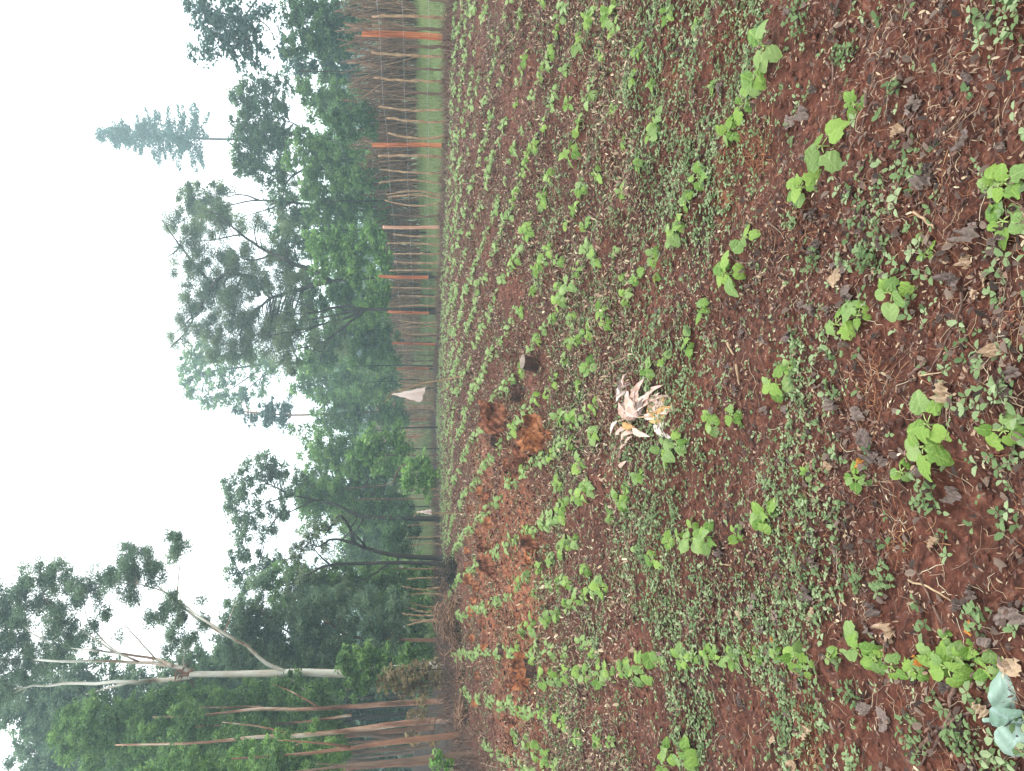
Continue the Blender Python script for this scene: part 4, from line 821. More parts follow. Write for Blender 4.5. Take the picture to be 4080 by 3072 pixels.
tag(link('far_grass', q.mesh('far_grass'), M['grass']), 'rough grass beyond the far end of the field', 'grass', kind='stuff')
# dead stalks along the fence foot and woodland edge
q = Q(); n = 22000; y = 7 + 30 * RNG.random(n) ** 1.2; s_ = RNG.normal(-.25, .34, n); x = OFF + s_ * 1.062 - SL * y; ok = np.abs(x) / y < .62; x, y = x[ok], y[ok]
blades(x, y, RNG.uniform(.03, .2, len(x)), RNG.uniform(.006, .012, len(x)), RNG.random(len(x)) * .75, q, 1.3)
n = 9000; y = 7 + 30 * RNG.random(n) ** 1.3; x = left_edge(y) + RNG.normal(-.35, .3, n); ok = np.abs(x) / y < .62; x, y = x[ok], y[ok]; blades(x, y, RNG.uniform(.03, .3, len(x)), RNG.uniform(.006, .014, len(x)), RNG.random(len(x)) * .7, q, 1.2)
tag(link('edge_stalks', q.mesh('edge_stalks'), M['debris']), 'dead stalks and uprooted weeds heaped along the field edges', 'dry stalks', kind='stuff')
def tallgrass(dy, top, Yoff, lab, n=60, mt='grass'):
    x, y = line2(dy, LOFF + Yoff); g_ = gp(x, y); H = at(top, dy, y)[2] - g_[2]; q = Q(); r = RNG
    for i in range(n):
        a = r.random() * 6.28; d = np.array([math.cos(a), math.sin(a), 0]); sp_ = r.uniform(.15, .5); h = H * r.uniform(.6, 1.05); p0 = d * r.uniform(0, .15); sd_ = np.array([-d[1], d[0], 0]) * r.uniform(.012, .022); pv = p0; t_ = r.random(); 
        for k in range(1, 6):
            f = k / 5; p1 = p0 + d * sp_ * f ** 2.2 + np.array([0, 0, h * (f - .12 * f ** 3)]); w0, w1 = sd_ * (1 - (f - .2)) * 1, sd_ * (1 - f * .92); q.add([[pv - w0, pv + w0, p1 + w1, p1 - w1]], t_); pv = p1
    tag(link('grass_clump', q.mesh('grass_clump'), M[mt], None, g_), lab, 'grass clump', 'tall grass clumps behind the brush fence')
for i, (dy, top, lab) in enumerate([(40, 765, 'tall grass clump behind the brush fence, nearest the photo border'), (72, 770, 'tall grass clump rising behind the widest orange post'), (105, 768, 'tall light green grass clump between the widest post and the next stake'), (128, 775, 'tall arching grass clump over the dark sticks'), (165, 790, 'lower grass clump behind the brush fence where the thin pole stands'),
                                    (200, 800, 'grass clump left of the thin tall pole, half hidden by sticks'), (380, 800, 'grass clump seen through the sticks near the second post'), (15, 780, 'grass clump in the corner beside the tree with sparse leaves')]):
    tallgrass(dy, top, .5, lab)

# ------------------------------------------------------------------ trees
def poly_at(pts, Y, dz=None):
    return [at(a, b_, Y + (dz[i] if dz else 0)) for i, (a, b_) in enumerate(pts)]
def crown_cloud(blobs, Y, base, leaf=(6, 2.4), lai=2.4, clump=15, seed=0, droop=0.0, depth=.8, fill_=.62, flatten=1.0):
    """leaf quads gathered in clumps that fill ellipsoids given by their place and size; returns quads and clump centres"""
    leaf = (leaf[0] * 1.2, leaf[1] * 1.3); rg = np.random.default_rng(seed + 1000); q = Q(); centres = []; k = pxm(Y)
    for bl in blobs:
        cx, cy, rx, ry = bl[:4]; den = bl[4] if len(bl) > 4 else 1.0; dY = (bl[5] if len(bl) > 5 else rg.uniform(-.5, .5) * depth * ry * k * 1.2)
        rx *= 1.16; ry *= 1.16; c3 = at(cx, cy, Y + dY); Rz, Rx, Ry = rx * k, ry * k, depth * (rx + ry) / 2 * k
        nc = max(3, int(fill_ * 2.7 * rx * ry / clump ** 2 * 1.6 * min(1, den + .2)))
        u = rg.normal(size=(nc, 3)); u /= np.linalg.norm(u, axis=1)[:, None]; u *= (rg.random((nc, 1)) ** .38)
        cc = c3 + u * np.array([Rx, Ry, Rz]) * .88
        nl = max(8, int(lai * 1.25 * den * math.pi * rx * ry / (leaf[0] * leaf[1] * .42) / nc))
        for ci in range(nc):
            centres.append(cc[ci]); cr_ = clump * k * rg.uniform(.6, 1.3); m_ = max(6, int(nl * rg.uniform(.5, 1.5)))
            v = rg.normal(size=(m_, 3)); v /= np.linalg.norm(v, axis=1)[:, None]; v *= (rg.random((m_, 1)) ** .5) * cr_ * np.array([1, 1, .75 * flatten])
            P = cc[ci] + v; a = rg.normal(size=(m_, 3)); a[:, 2] = a[:, 2] * .5 - droop; a /= np.linalg.norm(a, axis=1)[:, None]
            nn = v / (cr_ + 1e-9) * 1.1 + np.array([0, 0, .8]) + rg.normal(size=(m_, 3)) * .55      # leaves face out of their clump and up
            b_ = np.cross(a, nn); b_ /= np.linalg.norm(b_, axis=1)[:, None] + 1e-9
            Ls = leaf[0] * k * rg.uniform(.6, 1.3, m_)[:, None] * .5; Ws = leaf[1] * k * rg.uniform(.7, 1.3, m_)[:, None] * .5
            q.add(np.stack([P - a * Ls - base, P + b_ * Ws - base, P + a * Ls - base, P - b_ * Ws - base], 1), np.clip(rg.normal(rg.uniform(0, .95), .17, m_), 0, 1))  # tint varies leaf colour and paints crown light and shade, clump by clump
    return q, centres
def tree(name, Y, trunk, r0, branches, blobs, fmat, bmat, lab, cat='tree', grp=None, leaf=(6, 2.4), lai=2.4, clump=15, seed=0, trs=.72, droop=0.0, twigs=True, depth=.8, r1=.3, wob=.2, twr=.35, extra=None, hump=None):
    base_p = at(*trunk[0], Y); gx, gy = base_p[0], base_p[1]; g_ = gp(gx, gy)
    e = empty(name, g_, lab, cat, grp); s_ = S(); k = pxm(Y); skel = []
    pts = poly_at(trunk, Y); pts[0] = np.array([gx, gy, g_[2] - .3])
    if len(pts) > 1 and pts[1][2] < g_[2] + .2: pts = [pts[0]] + pts[2:]
    n_ = max(8, len(pts) * 4); c_ = spline(pts, n_); r0 = r0 * trs; rad = [r0 * k * ((1 - i / n_) * (1 - r1) + r1) for i in range(n_)]; rad[0] *= 1.3
    s_.tube([p_ - g_ for p_ in c_], rad, 9, wob=wob); skel += [(p_, rad[i]) for i, p_ in enumerate(c_)][n_ // 4:]
    rb = random.Random(seed)
    for b in branches:
        rr, bp = b[0] * .82, b[1]; dz = b[2] if len(b) > 2 else [rb.uniform(-.6, .6) * i * .35 for i in range(len(bp))]
        dz = [0 if i == 0 else v for i, v in enumerate(dz)]; P = poly_at(bp, Y, dz); n2 = max(6, len(P) * 4); c2 = spline(P, n2)
        c2 = [p_ + np.array([rb.gauss(0, .3), rb.gauss(0, .3), rb.gauss(0, .3)]) * k * rr * .5 * (0 if i == 0 else 1) for i, p_ in enumerate(c2)]
        ra = [rr * k * (1 - .78 * i / n2) for i in range(n2)]; s_.tube([p_ - g_ for p_ in c2], ra, 7, wob=wob); skel += [(p_, ra[i]) for i, p_ in enumerate(c2)]
    q, cen = crown_cloud(blobs, Y, g_, leaf, lai, clump, seed, droop, depth)
    if twigs and skel:
        A = np.array([p_ for p_, _ in skel]); rr_ = np.array([x_ for _, x_ in skel]); cen_ = cen if len(cen) < 260 else [cen[i] for i in range(0, len(cen), len(cen) // 260 + 1)]
        for c3 in cen_:
            dd_ = np.linalg.norm(A - c3, axis=1) + np.maximum(0, A[:, 2] - c3[2]) * 1.5; i = int(np.argmin(dd_)); p0 = A[i]
            mid = (p0 + c3) / 2 + np.array([rb.gauss(0, .06), rb.gauss(0, .06), .12]) * np.linalg.norm(c3 - p0); t0 = min(rr_[i] * .6, twr * k * 2.2)
            s_.tube([x_ - g_ for x_ in spline([p0, mid, c3], 5)], [t0, t0 * .8, t0 * .6, t0 * .45, t0 * .3], 4, cap=False)
    link('trunk', s_.mesh('trunk'), M[bmat], e)
    if q.v: link('crown', q.mesh('crown'), M[fmat], e)
    if extra: extra(e, g_)
    return e
def behind(bl):
    rg = random.Random(9); return [(*b[:5], rg.uniform(.5, 2.2)) if len(b) > 4 else b for b in bl]
def fill(x0, x1, y0, y1, n, r_, seed=0, den=1.0):
    rg = random.Random(seed); o = []; nx_ = max(1, int(round(math.sqrt(n * (x1 - x0) / max(1, (y1 - y0)))))); ny_ = max(1, int(math.ceil(n / nx_)))
    for i in range(nx_):
        for j in range(ny_): o.append((x0 + (x1 - x0) * (i + .5 + rg.uniform(-.3, .3)) / nx_, y0 + (y1 - y0) * (j + .5 + rg.uniform(-.3, .3)) / ny_, r_ * rg.uniform(.75, 1.3), r_ * rg.uniform(.75, 1.3), den))
    return o

# big pale eucalypt
def peel(e, g_):
    s_ = S(); rb = random.Random(4); c3 = at(398, 1456, 15.2); k = pxm(15.2)
    for i in range(26):
        p0 = c3 + np.array([rb.gauss(0, 9), rb.gauss(0, 6), rb.gauss(0, 9)]) * k; d = np.array([rb.gauss(0, 10), rb.gauss(0, 6), -abs(rb.gauss(0, 12)) + 4]) * k
        s_.tube([p0 - g_, p0 + d * .5 - g_, p0 + d - g_], [2.4 * k, 1.8 * k, .6 * k], 5, wob=.6)
    link('bark_peel', s_.mesh('bark_peel'), M['bark_red'], e)
EUC_BL = [(75, 1268, 48, 45), (112, 1232, 34, 28), (40, 1312, 42, 38), (95, 1330, 40, 34), (192, 1262, 42, 32), (172, 1302, 34, 30, .9), (215, 1342, 24, 30, .7), (290, 1215, 52, 38), (272, 1252, 36, 28), (330, 1240, 32, 33), (378, 1182, 42, 26), (290, 1298, 20, 25, .7),
          (366, 1318, 36, 30, .9), (402, 1358, 42, 32), (432, 1297, 14, 12, .6), (55, 1385, 58, 38), (150, 1372, 42, 32), (105, 1428, 55, 30, .7), (20, 1440, 50, 40), (190, 1395, 24, 22, .7), (-40, 1300, 45, 60), (-45, 1420, 50, 60), (255, 1372, 14, 14, .5), (10, 1360, 40, 40), (140, 1262, 26, 26, .8), (130, 1410, 40, 34), (240, 1262, 26, 26), (330, 1345, 26, 24, .8), (385, 1392, 30, 26), (15, 1500, 50, 40), (510, 1300, 12, 14, .4)]
tree('eucalyptus_tree', 15.2, [(962, 1436), (850, 1447), (750, 1455), (648, 1453), (545, 1456), (410, 1457)], 14.5, [
    (8.5, [(412, 1460), (381, 1468), (330, 1471), (282, 1474), (126, 1478), (60, 1484)]), (3.4, [(282, 1474), (230, 1487), (185, 1500)]),
    (6, [(410, 1450), (355, 1436), (267, 1430), (114, 1428), (0, 1425)]), (4.4, [(372, 1438), (335, 1423), (248, 1411), (190, 1404), (114, 1396)]), (2.4, [(335, 1423), (290, 1373), (262, 1340), (245, 1308)]),
    (5.4, [(618, 1452), (572, 1430), (534, 1396), (484, 1369), (419, 1324), (362, 1282), (300, 1262)]), (5, [(484, 1369), (430, 1340), (381, 1300), (340, 1268)]), (1.8, [(484, 1369), (500, 1325), (512, 1294)]),
    (2.6, [(381, 1300), (385, 1250), (390, 1210)]), (2.5, [(248, 1411), (190, 1370), (130, 1335), (95, 1290)]), (2.2, [(114, 1396), (60, 1360), (30, 1320)]), (2, [(600, 1460), (640, 1474), (660, 1495)]), (3, [(300, 1430), (240, 1400), (190, 1340), (180, 1280)])],
    EUC_BL, 'fol_euc', 'bark_pale', 'tallest pale barked eucalyptus with a forked trunk and peeling burl, front of the grove', leaf=(4.6, 1.5), lai=2.6, clump=19, seed=1, droop=.5, extra=peel, r1=.55, wob=.08)
# plantation trees behind it
tree('grove_tree', 14.2, [(977, 1512), (850, 1520), (759, 1527), (648, 1533), (560, 1532), (440, 1545), (330, 1550)], 9, [(4, [(600, 1533), (540, 1528), (430, 1530)]), (3, [(690, 1530), (640, 1500), (590, 1478)]), (4, [(759, 1545), (640, 1562), (520, 1566), (420, 1570)])],
     behind(fill(560, 740, 1470, 1550, 6, 34, 1) + fill(300, 560, 1480, 1580, 12, 42, 2)), 'fol_mid', 'bark_streak', 'slim grove tree next to the pale eucalyptus, streaked trunk and dense dark leaves', leaf=(7, 3), lai=2.3, clump=15, seed=2, r1=.2, twigs=False)
tree('grove_tree', 13.2, [(977, 1553), (880, 1562), (759, 1578), (640, 1590), (560, 1592), (430, 1605), (250, 1610)], 10, [(3.5, [(640, 1590), (560, 1570), (480, 1560)]), (3, [(700, 1583), (650, 1605), (600, 1630)])],
     behind(fill(430, 730, 1570, 1640, 10, 40, 3) + fill(150, 430, 1540, 1640, 14, 46, 4)), 'fol_mid', 'bark_streak', 'third grove tree from the pale eucalyptus with a half red, half white trunk', leaf=(7, 3), lai=2.3, clump=15, seed=3, r1=.2, twigs=False)
tree('grove_tree', 11.2, [(1002, 1586), (880, 1600), (759, 1616), (640, 1630), (500, 1640)], 10, [(4, [(759, 1616), (680, 1604), (600, 1600)])],
     behind(fill(500, 740, 1610, 1700, 8, 44, 5)), 'fol_bright', 'bark_red', 'grove tree with a bright orange lower trunk', leaf=(7, 3.2), lai=2.1, clump=15, seed=4, r1=.2, twigs=False)
tree('grove_tree', 10.4, [(993, 1627), (880, 1642), (759, 1654), (600, 1672)], 9, [(3, [(759, 1654), (680, 1650)])], behind(fill(300, 700, 1640, 1720, 12, 46, 6)), 'fol_mid', 'bark_brown',
     'grove tree at the photo border with a leaning brown trunk', leaf=(7, 3.2), lai=2.2, clump=15, seed=5, r1=.2, twigs=False)
for i, (b0, t0, Y, nb) in enumerate([(1480, 1490, 21, 0), (1537, 1560, 22, 0), (1570, 1600, 19, 0), (1608, 1640, 18, 0), (1500, 1512, 24, 0), (1645, 1668, 17, 0), (1460, 1468, 26, 0), (1522, 1538, 27, 0), (1590, 1612, 26, 0), (1620, 1650, 25, 0)]):
    tree('grove_tree', Y, [(950, b0), (800, (b0 + t0) / 2), (640, t0), (420, t0 + 8)], [6, 7, 8, 7, 5, 7, 4, 4, 5, 5][i], [], fill(380, 720, t0 - 45, t0 + 45, 9, 40, 20 + i), ['fol_dark', 'fol_mid'][i % 2], ['bark_brown', 'bark_dark', 'bark_red'][i % 3],
         'slender tree trunk inside the dark grove behind the front row', grp='slender trees deep in the grove', leaf=(7, 3), lai=2.2, clump=15, seed=30 + i, twigs=False, r1=.5)
tree('tall_leafy_tree', 19, [(960, 1600), (600, 1570), (300, 1545), (120, 1540)], 9, [], fill(60, 420, 1440, 1600, 20, 44, 50) + fill(-40, 180, 1490, 1560, 6, 42, 51), 'fol_euc', 'bark_brown', 'tall leafy tree rising behind the forked eucalyptus at the grove top', leaf=(6, 2.4), lai=2.2, clump=14, seed=60, r1=.3)
tree('tall_leafy_tree', 21, [(960, 1650), (600, 1640), (300, 1640), (120, 1640)], 9, [], fill(40, 420, 1590, 1700, 16, 46, 52) + fill(420, 720, 1440, 1500, 8, 36, 54), 'fol_euc', 'bark_brown', 'tall leafy tree filling the photo corner above the grove', leaf=(6, 2.4), lai=2.2, clump=14, seed=61, r1=.3)
# dark feathery tree between
tree('feathery_tree', 17.5, [(1000, 1384), (860, 1382), (760, 1378), (650, 1382), (500, 1395)], 6, [(3, [(760, 1378), (700, 1340), (640, 1300)]), (3, [(650, 1382), (600, 1350), (560, 1310)]), (2.4, [(700, 1380), (660, 1420), (600, 1440)])],
     fill(500, 700, 1330, 1440, 13, 40, 60) + fill(640, 860, 1290, 1450, 16, 38, 61) + [(560, 1275, 30, 28), (600, 1250, 24, 22), (520, 1320, 36, 34), (480, 1400, 30, 30)] + fill(600, 860, 1410, 1490, 8, 34, 63), 'fol_euc', 'bark_red',
     'broad grey green feathery tree with a thin red trunk beside the pale eucalyptus', leaf=(8, 1.8), lai=2.7, clump=15, seed=7, droop=.5, r1=.4)
tree('feathery_tree', 20, [(960, 1330), (860, 1326), (760, 1310), (640, 1290)], 5, [], fill(680, 860, 1225, 1320, 10, 36, 64) + fill(590, 700, 1235, 1320, 6, 34, 65), 'fol_mid', 'bark_dark', 'shorter leafy tree with a dark slim trunk in front of the twisted tree', leaf=(7, 2.6), lai=2.5, clump=14, seed=8)
# twisted tree with willow-like foliage
tree('twisted_tree', 20, [(985, 1208), (971, 1205), (864, 1201), (792, 1185), (763, 1171)], 9, [(5, [(763, 1171), (756, 1142), (735, 1115), (720, 1130), (700, 1160)]), (4, [(770, 1175), (720, 1165), (690, 1180), (660, 1170)]), (3.5, [(792, 1185), (760, 1150), (735, 1172)]), (2.4, [(756, 1142), (770, 1120), (760, 1090)])],
     [(665, 1160, 26, 30, .8), (648, 1190, 26, 22, .7), (700, 1185, 26, 22, .5), (690, 1130, 22, 22, .5), (740, 1120, 22, 26, .4), (640, 1215, 24, 20, .8)], 'fol_acacia', 'bark_dark', 'twisted dark tree with bare curling limbs and sparse willow-like leaves', leaf=(8, 1.6), lai=1.7, clump=11, seed=9, droop=.8)
tree('twisted_tree', 19.5, [(985, 1222), (899, 1216), (800, 1217), (713, 1221), (667, 1240), (640, 1262)], 7, [(3, [(840, 1218), (800, 1245), (760, 1262)]), (3, [(713, 1221), (690, 1200), (672, 1178)])], [(660, 1245, 26, 24, .7), (640, 1270, 28, 26, .8), (720, 1255, 30, 20, .5), (760, 1270, 24, 24, .6)],
     'fol_acacia', 'bark_dark', 'straight dark tree beside the twisted one, forking at the top', leaf=(8, 1.6), lai=1.7, clump=11, seed=10, droop=.8)
# round crowned tree on a slanting trunk
tree('round_crowned_tree', 24, [(960, 1123), (957, 1121), (864, 1119), (785, 1117), (720, 1089), (634, 1071)], 8, [(3, [(785, 1117), (770, 1145), (740, 1165)]), (3, [(680, 1078), (640, 1100), (590, 1120)]), (2.6, [(634, 1071), (590, 1050), (550, 1030)]), (2.5, [(634, 1071), (580, 1085), (540, 1110)]), (2, [(600, 1115), (570, 1160), (560, 1220)]), (1.6, [(570, 1180), (560, 1215), (540, 1250)])],
     [(562, 1008, 42, 28), (522, 1050, 40, 36), (592, 1040, 38, 38), (530, 1110, 42, 38), (595, 1105, 30, 28), (500, 1075, 25, 30), (520, 1150, 24, 22), (575, 1150, 30, 20, .8), (520, 1195, 26, 22), (555, 1228, 34, 34), (600, 1212, 22, 22), (520, 1262, 30, 22), (500, 1235, 16, 22), (620, 1070, 25, 25, .6), (640, 1030, 25, 25, .6)],
     'fol_euc', 'bark_dark', 'wide round crowned blue green tree on a slanting slim trunk above the garden', leaf=(5.5, 2.4), lai=2.2, clump=13, seed=11)
tree('understorey_tree', 30, [(950, 1030), (860, 1030), (760, 1035), (700, 1040)], 4, [], fill(650, 860, 970, 1130, 18, 32, 70), 'fol_mid', 'bark_brown', 'leafy understorey tree with a slim trunk beneath the round crowned tree', leaf=(6.5, 3), lai=2.2, clump=14, seed=12)
tree('understorey_tree', 34, [(940, 1150), (860, 1148), (780, 1150)], 4, [], fill(740, 870, 1100, 1240, 10, 32, 71), 'fol_mid', 'bark_brown', 'leafy understorey tree behind the twisted dark tree', leaf=(6.5, 3), lai=2.2, clump=14, seed=13)
# gap trees
tree('conifer', 38, [(943, 885), (865, 887), (740, 893), (634, 897), (560, 892), (500, 888)], 4.2, [], [(600, 890, 24, 34), (575, 880, 18, 24), (545, 905, 16, 20), (615, 915, 14, 22), (580, 908, 20, 18), (510, 886, 14, 12), (525, 862, 12, 12), (625, 868, 12, 16)], 'fol_conif', 'bark_red',
     'small topped conifer on a long pinkish bare trunk beyond the plastic bag', leaf=(5, 2), lai=2.4, clump=9, seed=14, r1=.4)
tree('dead_snag', 30, [(943, 923), (873, 925), (838, 928), (800, 934)], 3.2, [(2, [(800, 934), (796, 950), (800, 960)])], [(640, 920, 20, 25, .5), (660, 940, 20, 20, .6), (680, 960, 22, 22)], 'fol_mid', 'bark_dark', 'dark leaning pole-like tree beside the small grey building', leaf=(6, 2.6), seed=15, lai=1.6, twigs=False)
tree('slim_tree', 28, [(945, 985), (850, 984), (760, 978), (720, 972)], 2.2, [], fill(690, 790, 945, 1010, 4, 30, 72), 'fol_mid', 'bark_red', 'slim red stemmed tree beside the last fence posts', leaf=(6, 2.6), seed=16, twigs=False)
tree('slim_tree', 26, [(945, 1000), (880, 1004), (858, 1020), (845, 1045), (790, 1052), (700, 1058)], 3.4, [], fill(640, 740, 1040, 1090, 4, 26, 73), 'fol_mid', 'bark_brown', 'slim tree with a strongly curved grey trunk', leaf=(6, 2.6), seed=17)
tree('slim_tree', 27, [(950, 1078), (880, 1078), (790, 1079), (720, 1080)], 2.4, [], fill(700, 760, 1065, 1100, 2, 22, 74), 'fol_mid', 'bark_red', 'slim straight reddish trunk in front of the garden', leaf=(6, 2.6), seed=18, twigs=False)
# big round tree behind the acacia
tree('broad_tree', 48, [(930, 790), (700, 790), (611, 783), (527, 793), (470, 800)], 6, [(2.5, [(611, 783), (560, 820), (520, 850)]), (2.2, [(527, 793), (480, 770), (440, 760)]), (2, [(560, 800), (500, 840), (470, 860)])],
     [(415, 785, 28, 34), (420, 830, 32, 38), (468, 800, 40, 46, .9), (540, 785, 46, 38, .8), (500, 850, 46, 26, .9), (455, 870, 30, 20), (560, 850, 24, 24, .7), (590, 800, 40, 30, .8), (400, 810, 14, 24), (520, 880, 20, 14, .8), (440, 750, 30, 30)], 'fol_mid', 'bark_dark',
     'far broad rounded tree rising behind the spreading dark branched tree', leaf=(5, 2.6), lai=1.9, clump=10, seed=19)
# spreading acacia-like tree
tree('spreading_tree', 27.5, [(935, 596), (823, 597), (760, 602), (715, 607)], 9.5, [(8, [(715, 607), (683, 614), (650, 625), (618, 633), (585, 646), (565, 660), (553, 680)]), (6.5, [(712, 607), (683, 588), (640, 572), (618, 562), (590, 548), (569, 539), (520, 506), (481, 471), (450, 455)]),
     (6, [(560, 640), (546, 604), (520, 594), (497, 591), (475, 600), (462, 614), (445, 640), (432, 666), (416, 692), (390, 731)]), (4.5, [(462, 614), (440, 595), (423, 575), (405, 552), (390, 532), (370, 505), (351, 477)]), (3.5, [(585, 646), (570, 630), (560, 600)]), (3, [(590, 548), (560, 560), (530, 560), (500, 545)]),
     (3.4, [(565, 660), (530, 690), (500, 715), (470, 735)]), (2.5, [(520, 506), (480, 515), (450, 520)]), (2.4, [(416, 692), (405, 650), (385, 630)]), (2.4, [(432, 666), (400, 700), (370, 725)]), (2.4, [(390, 532), (370, 550), (345, 560)]), (3, [(640, 572), (610, 590), (590, 580)]), (2.5, [(390, 731), (375, 745), (360, 760)])],
     [(455, 475, 34, 34, .8), (400, 520, 22, 26, .45), (372, 488, 24, 18, .45), (430, 575, 26, 32, .5), (480, 560, 34, 34, .7), (480, 620, 34, 34, .7), (420, 640, 26, 34, .55), (525, 570, 34, 30, .7), (540, 620, 34, 34, .8), (500, 690, 40, 38, .8), (560, 700, 40, 38, .9), (440, 710, 30, 30, .55), (605, 680, 30, 32, .75),
      (620, 735, 26, 30, .7), (550, 755, 30, 30, .8), (600, 620, 30, 30, .6), (640, 600, 26, 26, .6), (395, 680, 20, 30, .45), (375, 740, 16, 22, .4), (380, 580, 18, 30, .35), (500, 745, 28, 26, .6), (620, 790, 26, 30, .6), (660, 660, 24, 24, .5), (355, 470, 14, 14, .35)] + fill(410, 650, 470, 800, 34, 26, 401, .45) + fill(375, 430, 480, 760, 9, 16, 402, .3),
     'fol_acacia', 'bark_dark', 'spreading dark limbed tree with fine feathery foliage, its trunk directly behind an orange post', leaf=(4.2, 1.1), lai=3.4, clump=20, seed=20, droop=.25, twr=.8)
tree('multi_stemmed_tree', 27, [(940, 669), (832, 669), (780, 669), (740, 672)], 7.5, [(4.5, [(790, 669), (740, 662), (683, 675), (640, 678), (600, 672)]), (4.5, [(790, 669), (740, 690), (700, 700), (650, 720)]), (4, [(790, 669), (750, 700), (720, 725), (680, 745), (601, 763)]), (3.5, [(780, 670), (720, 682), (660, 692), (618, 692), (580, 700)]), (3, [(700, 700), (660, 710), (610, 720), (570, 725)]), (3, [(720, 725), (700, 750), (690, 790)]), (3, [(683, 675), (650, 655), (620, 640)])],
     [(650, 690, 28, 30, .5), (690, 740, 24, 30, .5), (610, 740, 28, 26, .6), (720, 700, 22, 26, .4), (740, 760, 20, 24, .4), (620, 690, 22, 26, .6)], 'fol_acacia', 'bark_dark', 'multi stemmed dark tree with a fan of thin limbs beside the spreading tree', leaf=(5, 1.5), lai=2.6, clump=13, seed=21, twr=.5)
tree('slender_dark_tree', 31, [(930, 462), (813, 457), (748, 451), (667, 441), (634, 438), (553, 433), (494, 444)], 5.5, [(3, [(634, 438), (600, 445), (520, 470)]), (2.6, [(560, 433), (520, 420), (480, 430)]), (2, [(640, 438), (618, 420), (618, 395)])],
     [(430, 425, 40, 32), (460, 455, 34, 34), (415, 460, 28, 28, .8), (480, 410, 24, 24, .9), (400, 440, 22, 22, .6), (610, 470, 26, 22, .8), (590, 440, 18, 20, .6), (655, 470, 18, 18), (630, 410, 28, 24, .6), (395, 410, 12, 14, .5), (380, 460, 14, 14, .4)], 'fol_acacia', 'bark_dark', 'slender dark tree with a rough reddish trunk beside the pale fence post', leaf=(5, 1.7), lai=3.0, clump=13, seed=22)
# tall conifer
def conifer_crown(e, g_, Y, apex, basep, half):
    q = Q(); rg = np.random.default_rng(5); k = pxm(Y); s_ = S()
    A = at(*apex, Y); B = at(*basep, Y); H = A[2] - B[2]
    for t in np.linspace(.03, 1, 22):
        z = A[2] - H * t; Rr = half * k * (.10 + .95 * t ** .75) * rg.uniform(.65, 1.2); nb = 7 if t > .15 else 4
        for j in range(nb):
            a = rg.random() * 6.28; L1 = Rr * rg.uniform(.4, 1.15); d = np.array([math.cos(a), math.sin(a), 0]); x0 = A[0] + (B[0] - A[0]) * t
            P0 = np.array([x0, Y, z]); droop = -.25 * L1
            P1 = P0 + d * L1 + np.array([0, 0, droop + .22 * L1 * (1 - t)]); s_.tube([P0 - g_, (P0 + P1) / 2 + [0, 0, -.1 * L1] - g_, P1 - g_], [.7 * k, .5 * k, .2 * k], 4, cap=False)
            m_ = int(125 * L1 / (half * k) + 34); f = rg.random(m_) ** .7
            P = P0 + (P1 - P0) * f[:, None] + np.array([0, 0, 1]) * (-.1 * L1 * np.sin(f * 3.1))[:, None] + rg.normal(size=(m_, 3)) * np.array([1, 1, .7]) * (2.6 + 5 * (1 - f))[:, None] * k
            aa = d + rg.normal(size=(m_, 3)) * .6; aa /= np.linalg.norm(aa, axis=1)[:, None]; bb = np.cross(aa, rg.normal(size=(m_, 3))); bb /= np.linalg.norm(bb, axis=1)[:, None]
            q.add(np.stack([P - aa * 3 * k - g_, P + bb * 1.3 * k - g_, P + aa * 3 * k - g_, P - bb * 1.3 * k - g_], 1), np.clip(rg.normal(.45, .2, m_), 0, 1))
    link('crown', q.mesh('crown'), M['fol_conif'], e); link('branches', s_.mesh('branches'), M['bark_dark'], e)
tree('conifer', 52, [(930, 305), (700, 303), (492, 301), (368, 297), (207, 291)], 6, [], [], 'fol_conif', 'bark_dark', 'tallest conifer with a pointed layered crown on a bare trunk against the white sky', extra=lambda e, g_: conifer_crown(e, g_, 52, (207, 291), (418, 299), 78), seed=23, r1=.12)
tree('dark_leafy_tree', 29, [(930, 330), (760, 345), (692, 353), (640, 375), (618, 398), (610, 430)], 5, [(3.5, [(692, 353), (668, 300), (640, 270), (604, 256)]), (3, [(618, 398), (590, 380), (560, 365)]), (2.4, [(604, 256), (560, 240), (530, 220)])],
     [(510, 205, 20, 18), (535, 185, 20, 14, .8), (545, 225, 36, 32), (520, 260, 26, 26), (560, 270, 34, 34), (590, 230, 30, 34, .8), (510, 300, 16, 26, .8), (550, 310, 28, 26), (590, 310, 24, 26, .8), (532, 362, 30, 26), (512, 350, 16, 16), (560, 340, 20, 20), (600, 360, 26, 30, .6), (600, 420, 26, 36, .6), (575, 400, 16, 20, .6), (620, 290, 26, 30, .6), (600, 170, 26, 22, .5), (575, 190, 20, 18, .7)] + fill(510, 620, 180, 380, 14, 26, 404, .8),
     'fol_dark', 'bark_dark', 'dark leafy tree with a bent fork, standing below the tallest conifer', leaf=(6, 2.6), lai=2.3, clump=11, seed=24)
